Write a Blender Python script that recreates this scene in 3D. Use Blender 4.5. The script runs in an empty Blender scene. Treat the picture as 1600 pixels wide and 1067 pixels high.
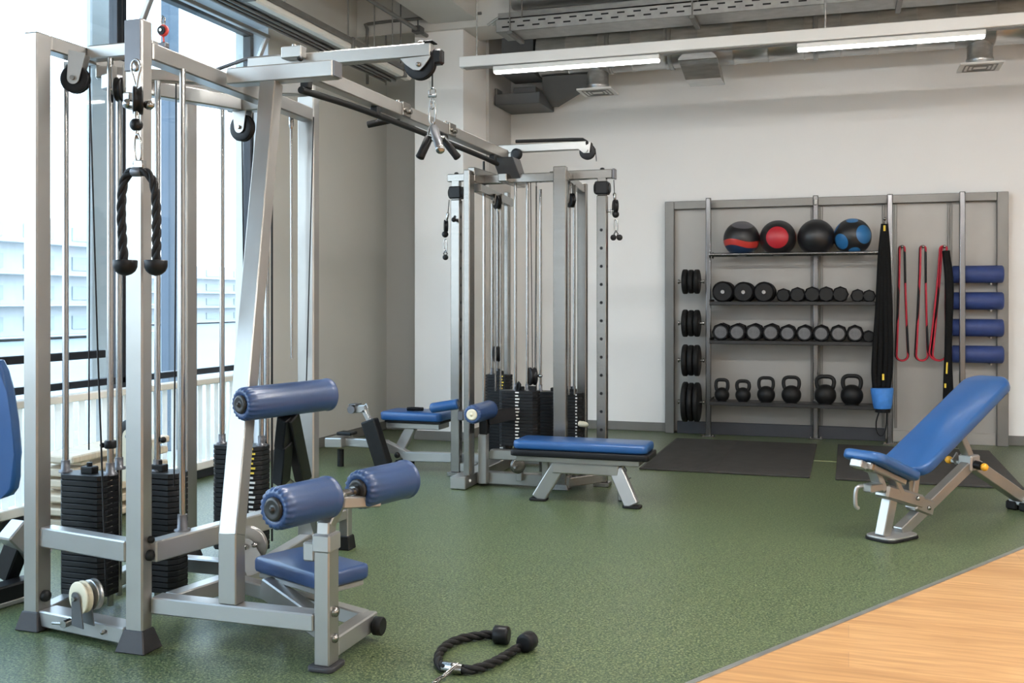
import bpy, bmesh, math, random
from mathutils import Vector as V, Matrix
random.seed(7)
scn = bpy.context.scene
COL = scn.collection
PI = math.pi

# ------------------------------------------------------------------ camera model (also used to lay things out)
FPX, EYE, VH = 1600.0, 1.25, 470.0
YAW = math.radians(18.2)
SN, CS = math.sin(YAW), math.cos(YAW)
def Wd(d, u):
    s = (u - 800) * d / FPX
    return (-SN * d + CS * s, CS * d + SN * s)
def PD(u, v, d):
    x, y = Wd(d, u); return V((x, y, EYE + (VH - v) * d / FPX))
def PY(u, v, Y):
    k = (u - 800) / FPX; d = Y / (CS + SN * k); return PD(u, v, d)
def PX(u, v, X):
    k = (u - 800) / FPX; d = X / (-SN + CS * k); return PD(u, v, d)
def PZ(u, v, z):
    return PD(u, v, FPX * (EYE - z) / (v - VH))

cam = bpy.data.cameras.new('camera'); co = bpy.data.objects.new('camera', cam); COL.objects.link(co)
co.location = (0, 0, EYE); co.rotation_euler = (PI / 2, 0, YAW)
cam.sensor_width = 36; cam.lens = 36 * FPX / 1600; cam.shift_y = (VH - 533.5) / 1600
cam.clip_start = 0.05; cam.clip_end = 200
scn.camera = co

# ------------------------------------------------------------------ materials
def mat(name, col, rough=0.5, metal=0.0, noise=0.0, nscale=8, bump=0.0, bscale=60, coat=0.0, emit=None, estr=0.0, stretch=None, spec=None):
    m = bpy.data.materials.new(name); m.use_nodes = True
    nt = m.node_tree; b = nt.nodes['Principled BSDF']
    c = tuple(col) + (1,)
    b.inputs['Base Color'].default_value = c
    b.inputs['Roughness'].default_value = rough
    b.inputs['Metallic'].default_value = metal
    if spec is not None: b.inputs['Specular IOR Level'].default_value = spec
    if coat: b.inputs['Coat Weight'].default_value = coat; b.inputs['Coat Roughness'].default_value = 0.15
    tc = nt.nodes.new('ShaderNodeTexCoord')
    if noise:
        mp = nt.nodes.new('ShaderNodeMapping'); nz = nt.nodes.new('ShaderNodeTexNoise')
        nz.inputs['Scale'].default_value = nscale; nz.inputs['Detail'].default_value = 4
        if stretch: mp.inputs['Scale'].default_value = stretch
        rp = nt.nodes.new('ShaderNodeValToRGB')
        rp.color_ramp.elements[0].position = 0.3; rp.color_ramp.elements[1].position = 0.7
        rp.color_ramp.elements[0].color = tuple(max(0, x * (1 - noise)) for x in col) + (1,)
        rp.color_ramp.elements[1].color = tuple(min(1, x * (1 + noise)) for x in col) + (1,)
        nt.links.new(tc.outputs['Object'], mp.inputs['Vector']); nt.links.new(mp.outputs['Vector'], nz.inputs['Vector'])
        nt.links.new(nz.outputs['Fac'], rp.inputs['Fac']); nt.links.new(rp.outputs['Color'], b.inputs['Base Color'])
    if bump:
        n2 = nt.nodes.new('ShaderNodeTexNoise'); n2.inputs['Scale'].default_value = bscale; n2.inputs['Detail'].default_value = 3
        bp = nt.nodes.new('ShaderNodeBump'); bp.inputs['Strength'].default_value = bump; bp.inputs['Distance'].default_value = 0.002
        nt.links.new(tc.outputs['Object'], n2.inputs['Vector']); nt.links.new(n2.outputs['Fac'], bp.inputs['Height'])
        nt.links.new(bp.outputs['Normal'], b.inputs['Normal'])
    if emit:
        b.inputs['Emission Color'].default_value = tuple(emit) + (1,); b.inputs['Emission Strength'].default_value = estr
    return m

M = {}
M['silver'] = mat('silver_paint', (0.385, 0.375, 0.355), 0.32, 0.80, 0.05, 5, 0.03, 300)
M['silver_light'] = mat('light_silver', (0.42, 0.415, 0.405), 0.34, 0.72, 0.04, 6)
M['steel'] = mat('brushed_steel', (0.27, 0.255, 0.235), 0.27, 0.92, 0.06, 6, stretch=(1, 1, 12))
M['chrome'] = mat('chrome', (0.36, 0.352, 0.34), 0.20, 1.0)
M['gun'] = mat('dark_cap', (0.14, 0.14, 0.15), 0.35, 0.5, 0.06, 10)
M['black'] = mat('black_plastic', (0.007, 0.007, 0.008), 0.42, 0.0, 0.2, 30, spec=0.28)
M['web'] = mat('black_webbing', (0.005, 0.005, 0.005), 0.7, 0, 0.3, 60, 0.2, 500, spec=0.15)
M['plate'] = mat('black_plate', (0.009, 0.009, 0.010), 0.48, 0.0, 0.25, 14, spec=0.3)
M['iron'] = mat('black_cast_iron', (0.008, 0.008, 0.008), 0.5, 0.0, 0.2, 40, 0.25, 350, spec=0.3)
M['rubber'] = mat('black_rubber', (0.007, 0.007, 0.007), 0.6, 0.0, 0.2, 30, 0.15, 400, spec=0.3)
M['rope'] = mat('black_rope', (0.009, 0.008, 0.008), 0.65, 0, 0.3, 90, 0.4, 700, spec=0.3)
M['foot'] = mat('grey_rubber', (0.036, 0.034, 0.037), 0.55, 0, 0.1, 20)
M['blue'] = mat('blue_vinyl', (0.028, 0.062, 0.160), 0.34, 0.0, 0.08, 7, 0.10, 160, coat=0.12)
M['blue2'] = mat('blue_bench_vinyl', (0.016, 0.080, 0.235), 0.32, 0.0, 0.06, 6, 0.06, 120, coat=0.15)
M['roller'] = mat('blue_foam', (0.030, 0.055, 0.19), 0.55, 0, 0.08, 20, 0.1, 200)
M['band_red'] = mat('red_band', (0.55, 0.02, 0.045), 0.5, 0, 0.12, 20)
M['strap_blue'] = mat('blue_strap', (0.05, 0.22, 0.62), 0.6, 0, 0.1, 30)
M['yellow'] = mat('yellow_mark', (0.85, 0.60, 0.06), 0.5, 0, 0.05, 20)
M['orange'] = mat('orange_knob', (0.85, 0.42, 0.03), 0.4, 0, 0.05, 20)
M['cream'] = mat('cream_plastic', (0.70, 0.63, 0.47), 0.4, 0, 0.05, 14)
M['white_mark'] = mat('white_mark', (0.75, 0.75, 0.72), 0.5, 0, 0.05, 20)
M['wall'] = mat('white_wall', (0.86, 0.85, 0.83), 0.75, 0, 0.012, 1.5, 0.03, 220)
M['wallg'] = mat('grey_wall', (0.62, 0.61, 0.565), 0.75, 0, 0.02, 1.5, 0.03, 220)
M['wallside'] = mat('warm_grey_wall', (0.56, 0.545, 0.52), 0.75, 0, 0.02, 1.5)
M['ceil'] = mat('ceiling_paint', (0.62, 0.605, 0.57), 0.8, 0, 0.03, 2)
M['base'] = mat('skirting_grey', (0.17, 0.165, 0.15), 0.55, 0, 0.06, 6)
M['frame'] = mat('dark_window_frame', (0.018, 0.02, 0.026), 0.4, 0.2, 0.1, 10)
M['reveal'] = mat('reveal_paint', (0.62, 0.66, 0.70), 0.6, 0, 0.02, 4)
M['whitepaint'] = mat('white_slats', (0.88, 0.87, 0.83), 0.5, 0, 0.03, 8)
M['cap'] = mat('cream_cap', (0.84, 0.80, 0.72), 0.5, 0, 0.02, 8)
M['beige'] = mat('beige_board', (0.74, 0.64, 0.50), 0.55, 0, 0.1, 9, stretch=(1, 8, 1))
M['rackgrey'] = mat('rack_frame_grey', (0.20, 0.192, 0.18), 0.40, 0.55, 0.06, 5)
M['panel'] = mat('rack_panel', (0.37, 0.355, 0.33), 0.42, 0.25, 0.04, 3)
M['post'] = mat('post_metal', (0.22, 0.22, 0.225), 0.25, 0.95)
M['vinyl_black'] = mat('black_vinyl', (0.022, 0.020, 0.019), 0.32, 0, 0.15, 30, 0.15, 120)
M['seam'] = mat('pale_seam', (0.34, 0.37, 0.20), 0.6, 0, 0.2, 30)
M['kick'] = mat('rack_kick', (0.05, 0.052, 0.06), 0.45, 0.3, 0.08, 5)
M['shelf'] = mat('dark_shelf', (0.028, 0.027, 0.027), 0.45, 0.3, 0.1, 10)
M['galv'] = mat('galvanised_duct', (0.50, 0.50, 0.49), 0.32, 0.9, 0.16, 6, 0.06, 20, stretch=(1, 5, 5))
M['tray'] = mat('cable_tray', (0.36, 0.36, 0.35), 0.38, 0.8, 0.12, 12)
M['railw'] = mat('rail_grey_paint', (0.66, 0.655, 0.63), 0.5, 0.1, 0.02, 5)
M['darkbox'] = mat('dark_grey_sheet', (0.10, 0.10, 0.10), 0.5, 0.3, 0.06, 6)
M['pipe'] = mat('conduit', (0.20, 0.195, 0.185), 0.45, 0.5, 0.1, 10)
M['led'] = mat('led_diffuser', (0.9, 0.9, 0.88), 0.5, 0, 0.0, emit=(1.0, 0.98, 0.945), estr=12.0)
M['led_hall'] = mat('led_diffuser_hall', (0.9, 0.9, 0.88), 0.5, 0, 0.0, emit=(1.0, 0.99, 0.97), estr=140.0)
M['lens'] = mat('lamp_lens', (0.80, 0.79, 0.74), 0.4, 0, 0.03, 6)
M['mat'] = mat('rubber_mat', (0.035, 0.032, 0.028), 0.7, 0, 0.2, 8, 0.3, 250)
M['red'] = mat('red_plastic', (0.62, 0.06, 0.05), 0.4, 0, 0.05, 10)
M['hexgrey'] = mat('dumbbell_face', (0.13, 0.13, 0.135), 0.45, 0.25, 0.15, 30)
M['ext_white'] = mat('pale_facade', (0.46, 0.48, 0.49), 0.8, 0, 0.03, 1)  # distance haze on the buildings is put into this pale tone
M['ext_win'] = mat('pale_facade_window', (0.34, 0.38, 0.40), 0.5, 0, 0.05, 2)  # window tone kept close to the facade, haze painted into the colour
M['ext_slate'] = mat('slate_column', (0.10, 0.125, 0.16), 0.7, 0, 0.04, 3)
M['ext_ground'] = mat('pale_ground', (0.25, 0.26, 0.26), 0.9, 0, 0.05, 0.5)

def floor_mat():
    m = bpy.data.materials.new('green_rubber_floor'); m.use_nodes = True; nt = m.node_tree; b = nt.nodes['Principled BSDF']
    tc = nt.nodes.new('ShaderNodeTexCoord')
    n1 = nt.nodes.new('ShaderNodeTexNoise'); n1.inputs['Scale'].default_value = 125; n1.inputs['Detail'].default_value = 2.5; n1.inputs['Distortion'].default_value = 0.8
    r1 = nt.nodes.new('ShaderNodeValToRGB'); e = r1.color_ramp.elements
    e[0].position = 0.36; e[0].color = (0.024, 0.042, 0.023, 1); e[1].position = 0.66; e[1].color = (0.205, 0.240, 0.115, 1)
    k = e.new(0.5); k.color = (0.072, 0.101, 0.047, 1)
    n2 = nt.nodes.new('ShaderNodeTexNoise'); n2.inputs['Scale'].default_value = 1.3; n2.inputs['Detail'].default_value = 3
    r2 = nt.nodes.new('ShaderNodeValToRGB'); r2.color_ramp.elements[0].color = (0.86, 0.90, 0.84, 1); r2.color_ramp.elements[1].color = (1.1, 1.06, 1.05, 1)
    mx = nt.nodes.new('ShaderNodeMix'); mx.data_type = 'RGBA'; mx.blend_type = 'MULTIPLY'; mx.inputs['Factor'].default_value = 1
    nt.links.new(tc.outputs['Object'], n1.inputs['Vector']); nt.links.new(tc.outputs['Object'], n2.inputs['Vector'])
    nt.links.new(n1.outputs['Fac'], r1.inputs['Fac']); nt.links.new(n2.outputs['Fac'], r2.inputs['Fac'])
    nt.links.new(r1.outputs['Color'], mx.inputs['A']); nt.links.new(r2.outputs['Color'], mx.inputs['B'])
    nt.links.new(mx.outputs['Result'], b.inputs['Base Color'])
    b.inputs['Roughness'].default_value = 0.36; b.inputs['Specular IOR Level'].default_value = 0.45
    bp = nt.nodes.new('ShaderNodeBump'); bp.inputs['Strength'].default_value = 0.25; bp.inputs['Distance'].default_value = 0.002
    nt.links.new(n1.outputs['Fac'], bp.inputs['Height']); nt.links.new(bp.outputs['Normal'], b.inputs['Normal'])
    return m
def wood_mat():
    m = bpy.data.materials.new('oak_planks'); m.use_nodes = True; nt = m.node_tree; b = nt.nodes['Principled BSDF']
    tc = nt.nodes.new('ShaderNodeTexCoord')
    br = nt.nodes.new('ShaderNodeTexBrick'); br.inputs['Scale'].default_value = 1
    br.inputs['Brick Width'].default_value = 1.25; br.inputs['Row Height'].default_value = 0.16; br.inputs['Mortar Size'].default_value = 0.0009; br.offset = 0.37
    br.inputs['Color1'].default_value = (0.46, 0.255, 0.105, 1); br.inputs['Color2'].default_value = (0.55, 0.325, 0.145, 1); br.inputs['Mortar'].default_value = (0.33, 0.19, 0.09, 1)
    mp = nt.nodes.new('ShaderNodeMapping'); mp.inputs['Scale'].default_value = (1.0, 13, 1)
    n1 = nt.nodes.new('ShaderNodeTexNoise'); n1.inputs['Scale'].default_value = 2.2; n1.inputs['Detail'].default_value = 5; n1.inputs['Distortion'].default_value = 1.2
    r1 = nt.nodes.new('ShaderNodeValToRGB'); r1.color_ramp.elements[0].position = 0.3; r1.color_ramp.elements[0].color = (0.74, 0.66, 0.56, 1); r1.color_ramp.elements[1].position = 0.7; r1.color_ramp.elements[1].color = (1.12, 1.1, 1.08, 1)
    mx = nt.nodes.new('ShaderNodeMix'); mx.data_type = 'RGBA'; mx.blend_type = 'MULTIPLY'; mx.inputs['Factor'].default_value = 1
    nt.links.new(tc.outputs['Object'], br.inputs['Vector']); nt.links.new(tc.outputs['Object'], mp.inputs['Vector'])
    nt.links.new(mp.outputs['Vector'], n1.inputs['Vector']); nt.links.new(n1.outputs['Fac'], r1.inputs['Fac'])
    nt.links.new(br.outputs['Color'], mx.inputs['A']); nt.links.new(r1.outputs['Color'], mx.inputs['B']); nt.links.new(mx.outputs['Result'], b.inputs['Base Color'])
    b.inputs['Roughness'].default_value = 0.42
    return m
def glass_mat():
    m = bpy.data.materials.new('window_glass'); m.use_nodes = True; nt = m.node_tree; nt.nodes.clear()
    o = nt.nodes.new('ShaderNodeOutputMaterial'); t = nt.nodes.new('ShaderNodeBsdfTransparent'); g = nt.nodes.new('ShaderNodeBsdfGlossy')
    t.inputs['Color'].default_value = (0.93, 0.97, 0.98, 1); g.inputs['Roughness'].default_value = 0.03
    mx = nt.nodes.new('ShaderNodeMixShader'); mx.inputs['Fac'].default_value = 0.06
    nt.links.new(t.outputs[0], mx.inputs[1]); nt.links.new(g.outputs[0], mx.inputs[2]); nt.links.new(mx.outputs[0], o.inputs['Surface'])
    return m
def ball_mat(name, kind):
    # medicine ball: coloured patches as a function of the direction from the ball's centre
    m = bpy.data.materials.new(name); m.use_nodes = True; nt = m.node_tree; b = nt.nodes['Principled BSDF']
    b.inputs['Roughness'].default_value = 0.34
    tc = nt.nodes.new('ShaderNodeTexCoord'); nv = nt.nodes.new('ShaderNodeVectorMath'); nv.operation = 'NORMALIZE'
    nt.links.new(tc.outputs['Object'], nv.inputs[0])
    cur = nt.nodes.new('ShaderNodeRGB'); cur.outputs[0].default_value = (0.014, 0.014, 0.016, 1); cur = cur.outputs[0]
    def patch(direc, cosr, col):
        nonlocal cur
        d = nt.nodes.new('ShaderNodeVectorMath'); d.operation = 'DOT_PRODUCT'; d.inputs[1].default_value = V(direc).normalized()
        nt.links.new(nv.outputs[0], d.inputs[0])
        g = nt.nodes.new('ShaderNodeMath'); g.operation = 'GREATER_THAN'; g.inputs[1].default_value = cosr
        nt.links.new(d.outputs['Value'], g.inputs[0])
        mx = nt.nodes.new('ShaderNodeMix'); mx.data_type = 'RGBA'; mx.inputs['B'].default_value = tuple(col) + (1,)
        nt.links.new(g.outputs[0], mx.inputs['Factor']); nt.links.new(cur, mx.inputs['A']); cur = mx.outputs['Result']
    def wave(lo, hi, col):
        nonlocal cur
        sp = nt.nodes.new('ShaderNodeSeparateXYZ'); nt.links.new(nv.outputs[0], sp.inputs[0])
        s = nt.nodes.new('ShaderNodeMath'); s.operation = 'SINE'
        k = nt.nodes.new('ShaderNodeMath'); k.operation = 'MULTIPLY'; k.inputs[1].default_value = 3.0
        nt.links.new(sp.outputs['X'], k.inputs[0]); nt.links.new(k.outputs[0], s.inputs[0])
        a = nt.nodes.new('ShaderNodeMath'); a.operation = 'MULTIPLY_ADD'; a.inputs[1].default_value = 0.10
        nt.links.new(s.outputs[0], a.inputs[0]); nt.links.new(sp.outputs['Z'], a.inputs[2])
        g = nt.nodes.new('ShaderNodeMath'); g.operation = 'GREATER_THAN'; g.inputs[1].default_value = lo
        l = nt.nodes.new('ShaderNodeMath'); l.operation = 'LESS_THAN'; l.inputs[1].default_value = hi
        nt.links.new(a.outputs[0], g.inputs[0]); nt.links.new(a.outputs[0], l.inputs[0])
        p = nt.nodes.new('ShaderNodeMath'); p.operation = 'MULTIPLY'; nt.links.new(g.outputs[0], p.inputs[0]); nt.links.new(l.outputs[0], p.inputs[1])
        mx = nt.nodes.new('ShaderNodeMix'); mx.data_type = 'RGBA'; mx.inputs['B'].default_value = tuple(col) + (1,)
        nt.links.new(p.outputs[0], mx.inputs['Factor']); nt.links.new(cur, mx.inputs['A']); cur = mx.outputs['Result']
    if kind == 'stripe':
        wave(-0.46, -0.12, (0.55, 0.045, 0.035)); wave(-1.2, -0.46, (0.012, 0.03, 0.075)); patch((0.1, -0.35, 0.9), 0.80, (0.10, 0.10, 0.115))
    elif kind == 'red':
        patch((0.02, -1, 0.0), 0.80, (0.48, 0.022, 0.035)); patch((-0.9, 0.3, 0.2), 0.85, (0.35, 0.02, 0.05)); patch((0.95, 0.2, 0.1), 0.9, (0.35, 0.02, 0.03)); patch((0.0, 0.1, 1), 0.93, (0.02, 0.03, 0.12))
    elif kind == 'blue':
        for dd, cr in (((0.66, -0.74, 0.10), 0.86), ((-0.62, -0.70, -0.30), 0.90), ((-0.02, -0.42, 0.90), 0.95), ((0.1, -0.55, -0.83), 0.95), ((-0.85, -0.1, 0.5), 0.94)):
            patch(dd, cr, (0.025, 0.15, 0.36))
    nt.links.new(cur, b.inputs['Base Color'])
    return m
def slat_mat():
    m = bpy.data.materials.new('white_translucent_slats'); m.use_nodes = True; nt = m.node_tree; b = nt.nodes['Principled BSDF']
    b.inputs['Base Color'].default_value = (.88, .875, .85, 1); b.inputs['Roughness'].default_value = .5
    tr = nt.nodes.new('ShaderNodeBsdfTranslucent'); tr.inputs['Color'].default_value = (.9, .9, .87, 1)
    nz = nt.nodes.new('ShaderNodeTexNoise'); nz.inputs['Scale'].default_value = 9
    rp = nt.nodes.new('ShaderNodeMapRange'); rp.inputs['To Min'].default_value = .40; rp.inputs['To Max'].default_value = .52
    mx = nt.nodes.new('ShaderNodeMixShader'); o = nt.nodes['Material Output']
    nt.links.new(nz.outputs['Fac'], rp.inputs['Value']); nt.links.new(rp.outputs[0], mx.inputs['Fac'])
    nt.links.new(b.outputs[0], mx.inputs[1]); nt.links.new(tr.outputs[0], mx.inputs[2]); nt.links.new(mx.outputs[0], o.inputs['Surface'])
    return m
M['slat'] = slat_mat(); M['floor'] = floor_mat(); M['wood'] = wood_mat(); M['glass'] = glass_mat()

# ------------------------------------------------------------------ mesh builder
def frame(p0, p1, up=(0, 0, 1)):
    z = (p1 - p0).normalized(); u = V(up)
    if abs(z.dot(u.normalized())) > 0.98: u = V((0, 1, 0))
    x = u.cross(z).normalized(); y = z.cross(x)
    return x, y, z
class MB:
    def __init__(s): s.bm = bmesh.new(); s.mi = 0
    def _add(s, verts, faces, smooth=False):
        vs = [s.bm.verts.new(v) for v in verts]
        out = []
        for f in faces:
            try:
                fc = s.bm.faces.new([vs[i] for i in f]); fc.material_index = s.mi; fc.smooth = smooth; out.append(fc)
            except ValueError: pass
        return out
    def box(s, lo, hi, bev=0.003):
        lo, hi = V(lo), V(hi)
        return s.obb((lo + hi) / 2, V((1, 0, 0)), V((0, 1, 0)), V((0, 0, 1)), abs(hi.x - lo.x) / 2, abs(hi.y - lo.y) / 2, abs(hi.z - lo.z) / 2, bev)
    def obb(s, c, X, Y, Z, a, b, h, bev=0.003, seg=1):
        # rounded-edge box
        vs = [c + X * (i * a) + Y * (j * b) + Z * (k * h) for k in (-1, 1) for j in (-1, 1) for i in (-1, 1)]
        F = [(0, 2, 3, 1), (4, 5, 7, 6), (0, 1, 5, 4), (2, 6, 7, 3), (0, 4, 6, 2), (1, 3, 7, 5)]
        fs = s._add(vs, F)
        bev = min(bev, 0.45 * min(a, b, h) * 2)
        if bev > 0:
            es = list({e for f in fs for e in f.edges})
            r = bmesh.ops.bevel(s.bm, geom=es, offset=bev, segments=seg, affect='EDGES', profile=0.5)
            if seg > 1:
                for f in r['faces']: f.smooth = True
            for f in r['faces']: f.material_index = s.mi
        return s
    def bar(s, p0, p1, w, h, up=(0, 0, 1), bev=0.004, seg=1):
        # rectangular bar from p0 to p1; w across, h along 'up'
        p0, p1 = V(p0), V(p1); x, y, z = frame(p0, p1, up)
        return s.obb((p0 + p1) / 2, x, y, z, w / 2, h / 2, (p1 - p0).length / 2, bev, seg)
    def lathe(s, p0, p1, prof, n=24, mod=None):
        # prof: (t along axis in metres from p0, radius)
        p0, p1 = V(p0), V(p1); x, y, z = frame(p0, p1)
        vs = []; F = []
        for i, (t, r) in enumerate(prof):
            for k in range(n):
                a = 2 * PI * k / n; rr = r * (mod(i, a) if mod else 1)
                vs.append(p0 + z * t + (x * math.cos(a) + y * math.sin(a)) * rr)
        for i in range(len(prof) - 1):
            for k in range(n):
                F.append((i * n + k, i * n + (k + 1) % n, (i + 1) * n + (k + 1) % n, (i + 1) * n + k))
        s._add(vs, F, True)
        m = len(prof) - 1
        s._add([vs[k] for k in range(n)], [tuple(reversed(range(n)))], False)
        s._add([vs[m * n + k] for k in range(n)], [tuple(range(n))], False)
        return s
    def cyl(s, p0, p1, r, n=16, bev=0.0):
        L = (V(p1) - V(p0)).length
        if bev: return s.lathe(p0, p1, [(0, r - bev), (bev, r), (L - bev, r), (L, r - bev)], n)
        return s.lathe(p0, p1, [(0, r), (L, r)], n)
    def sphere(s, c, r, n=20, sc=(1, 1, 1)):
        c = V(c); k = n // 2; vs = [c + V((0, 0, r * sc[2]))]; F = []
        for i in range(1, k):
            t = PI * i / k
            for j in range(n):
                a = 2 * PI * j / n
                vs.append(c + V((r * sc[0] * math.sin(t) * math.cos(a), r * sc[1] * math.sin(t) * math.sin(a), r * sc[2] * math.cos(t))))
        vs.append(c - V((0, 0, r * sc[2])))
        for j in range(n): F.append((0, 1 + j, 1 + (j + 1) % n))
        for i in range(k - 2):
            for j in range(n):
                a = 1 + i * n; b = a + n; F.append((a + j, b + j, b + (j + 1) % n, a + (j + 1) % n))
        a = 1 + (k - 2) * n
        for j in range(n): F.append((a + j, len(vs) - 1, a + (j + 1) % n))
        s._add(vs, F, True); return s
    def tube(s, pts, r, n=8, closed=False, flat=None, rad=None):
        # swept round tube along a polyline; flat=(a,b): elliptic section
        pts = [V(p) for p in pts]; m = len(pts); vs = []; F = []
        up = V((0, 0, 1)); prev = None
        for i, p in enumerate(pts):
            if closed: t = (pts[(i + 1) % m] - pts[i - 1])
            else: t = pts[min(i + 1, m - 1)] - pts[max(i - 1, 0)]
            t.normalize()
            if prev is None:
                a = up if abs(t.dot(up)) < 0.9 else V((1, 0, 0)); x = a.cross(t).normalized()
            else:
                x = prev - t * prev.dot(t)
                x = x.normalized() if x.length > 1e-6 else up.cross(t).normalized()
            y = t.cross(x); prev = x
            rr = rad[i] if rad else r
            for k in range(n):
                a = 2 * PI * k / n
                if flat: vs.append(p + x * math.cos(a) * flat[0] + y * math.sin(a) * flat[1])
                else: vs.append(p + (x * math.cos(a) + y * math.sin(a)) * rr)
        for i in range(m if closed else m - 1):
            a = i * n; b = ((i + 1) % m) * n
            for k in range(n): F.append((a + k, a + (k + 1) % n, b + (k + 1) % n, b + k))
        s._add(vs, F, True)
        if not closed:
            s._add(vs[:n], [tuple(reversed(range(n)))]); s._add(vs[-n:], [tuple(range(n))])
        return s
    def rope(s, pts, r, pitch=0.045, strands=3):
        pts = resample(pts, 0.006)
        L = 0; prev = None; paths = [[] for _ in range(strands)]; px = None
        for i, p in enumerate(pts):
            t = (pts[min(i + 1, len(pts) - 1)] - pts[max(i - 1, 0)]).normalized()
            if prev is not None: L += (p - prev).length
            prev = p
            if px is None:
                a = V((0, 0, 1)) if abs(t.z) < 0.9 else V((1, 0, 0)); x = a.cross(t).normalized()
            else: x = (px - t * px.dot(t)).normalized()
            px = x; y = t.cross(x)
            for k in range(strands):
                a = 2 * PI * (L / pitch / strands * 1.0 + k / strands)
                paths[k].append(p + (x * math.cos(a) + y * math.sin(a)) * r * 0.50)
        for q in paths: s.tube(q, r * 0.58, 8)
        return s
    def prism(s, poly, d, bev=0.0):
        # poly: 3-D points of a planar outline, extruded by vector d
        n = len(poly); poly = [V(p) for p in poly]; d = V(d)
        vs = poly + [p + d for p in poly]
        F = [tuple(reversed(range(n))), tuple(range(n, 2 * n))] + [(i, (i + 1) % n, n + (i + 1) % n, n + i) for i in range(n)]
        fs = s._add(vs, F)
        if bev:
            es = list({e for f in fs[:2] for e in f.edges})
            r = bmesh.ops.bevel(s.bm, geom=es, offset=bev, segments=2, affect='EDGES', profile=0.5)
            for f in r['faces']: f.smooth = True; f.material_index = s.mi
        return s
    def pad(s, c, X, Y, Z, a, b, h, corner=0.04, edge=0.018):
        # upholstered pad: rounded-corner outline with soft rolled edges
        prof = [(-h, -edge * 0.9), (-h + edge * 0.35, -edge * 0.25), (-h + edge, 0), (h - edge, 0), (h - edge * 0.35, -edge * 0.25), (h, -edge)]
        ring = []
        q = 7
        for sx, sy, a0 in ((1, 1, 0), (-1, 1, PI / 2), (-1, -1, PI), (1, -1, 1.5 * PI)):
            for k in range(q):
                t = a0 + PI / 2 * k / (q - 1)
                ring.append((sx * (a - corner), sy * (b - corner), math.cos(t), math.sin(t)))
        n = len(ring); vs = []; F = []
        for z, off in prof:
            for cx, cy, ct, st in ring:
                vs.append(c + X * (cx + ct * (corner + off)) + Y * (cy + st * (corner + off)) + Z * z)
        for i in range(len(prof) - 1):
            for k in range(n): F.append((i * n + k, i * n + (k + 1) % n, (i + 1) * n + (k + 1) % n, (i + 1) * n + k))
        F.append(tuple(reversed(range(n)))); s._add(vs, F + [tuple((len(prof) - 1) * n + k for k in range(n))], True)
        return s
    def build(s, name, m, parent=None, loc=None):
        me = bpy.data.meshes.new(name)
        o = bpy.data.objects.new(name, me); COL.objects.link(o)
        base = V((0, 0, 0))
        if parent is not None:
            root = parent
            while root.parent: root = root.parent
            base = V(root.location); o.parent = parent
        elif loc is not None: base = V(loc); o.location = base
        if base.length > 0: bmesh.ops.translate(s.bm, verts=s.bm.verts[:], vec=-base)
        bmesh.ops.recalc_face_normals(s.bm, faces=s.bm.faces[:])
        s.bm.to_mesh(me); s.bm.free()
        for mm in (m if isinstance(m, (list, tuple)) else [m]): me.materials.append(mm)
        return o
def resample(pts, step):
    # Catmull-Rom through the points, then even spacing
    P = [V(p) for p in pts]; Q = [P[0] * 2 - P[1]] + P + [P[-1] * 2 - P[-2]]; dense = []
    for i in range(1, len(Q) - 2):
        a, b, c, d = Q[i - 1], Q[i], Q[i + 1], Q[i + 2]
        for k in range(24):
            t = k / 24
            dense.append(0.5 * ((2 * b) + (c - a) * t + (2 * a - 5 * b + 4 * c - d) * t * t + (3 * b - a - 3 * c + d) * t ** 3))
    dense.append(P[-1]); out = [dense[0]]; acc = 0
    for p, q in zip(dense, dense[1:]):
        acc += (q - p).length
        if acc >= step: out.append(q); acc = 0
    out.append(P[-1])
    return out
def tag(o, label=None, cat=None, group=None, kind=None):
    if label: o['label'] = label
    if cat: o['category'] = cat
    if group: o['group'] = group
    if kind: o['kind'] = kind
    return o
def thing(name, label, cat, loc, group=None):
    o = bpy.data.objects.new(name, None); o.empty_display_size = 0.1; COL.objects.link(o); o.location = loc
    return tag(o, label, cat, group)
def dup(o, loc, label=None, mats=None):
    r = o.copy(); COL.objects.link(r); r.location = loc
    if label: r['label'] = label
    for ch in list(o.children):
        c = ch.copy(); COL.objects.link(c); c.parent = r
        for g in list(ch.children):
            d = g.copy(); COL.objects.link(d); d.parent = c
    return r
def struct(name, mb, m, parent=None):
    o = mb.build(name, m, parent)
    if parent is None: o['kind'] = 'structure'
    return o
X1, Y1, Z1 = V((1, 0, 0)), V((0, 1, 0)), V((0, 0, 1))

# ------------------------------------------------------------------ the room
WX, WG, WY, BY, CZ = -4.28, -4.45, 6.97, 9.76, 4.0      # inner wall face, glazing plane, end of window opening, back wall, ceiling
RX, FY = 5.2, -4.5
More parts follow.
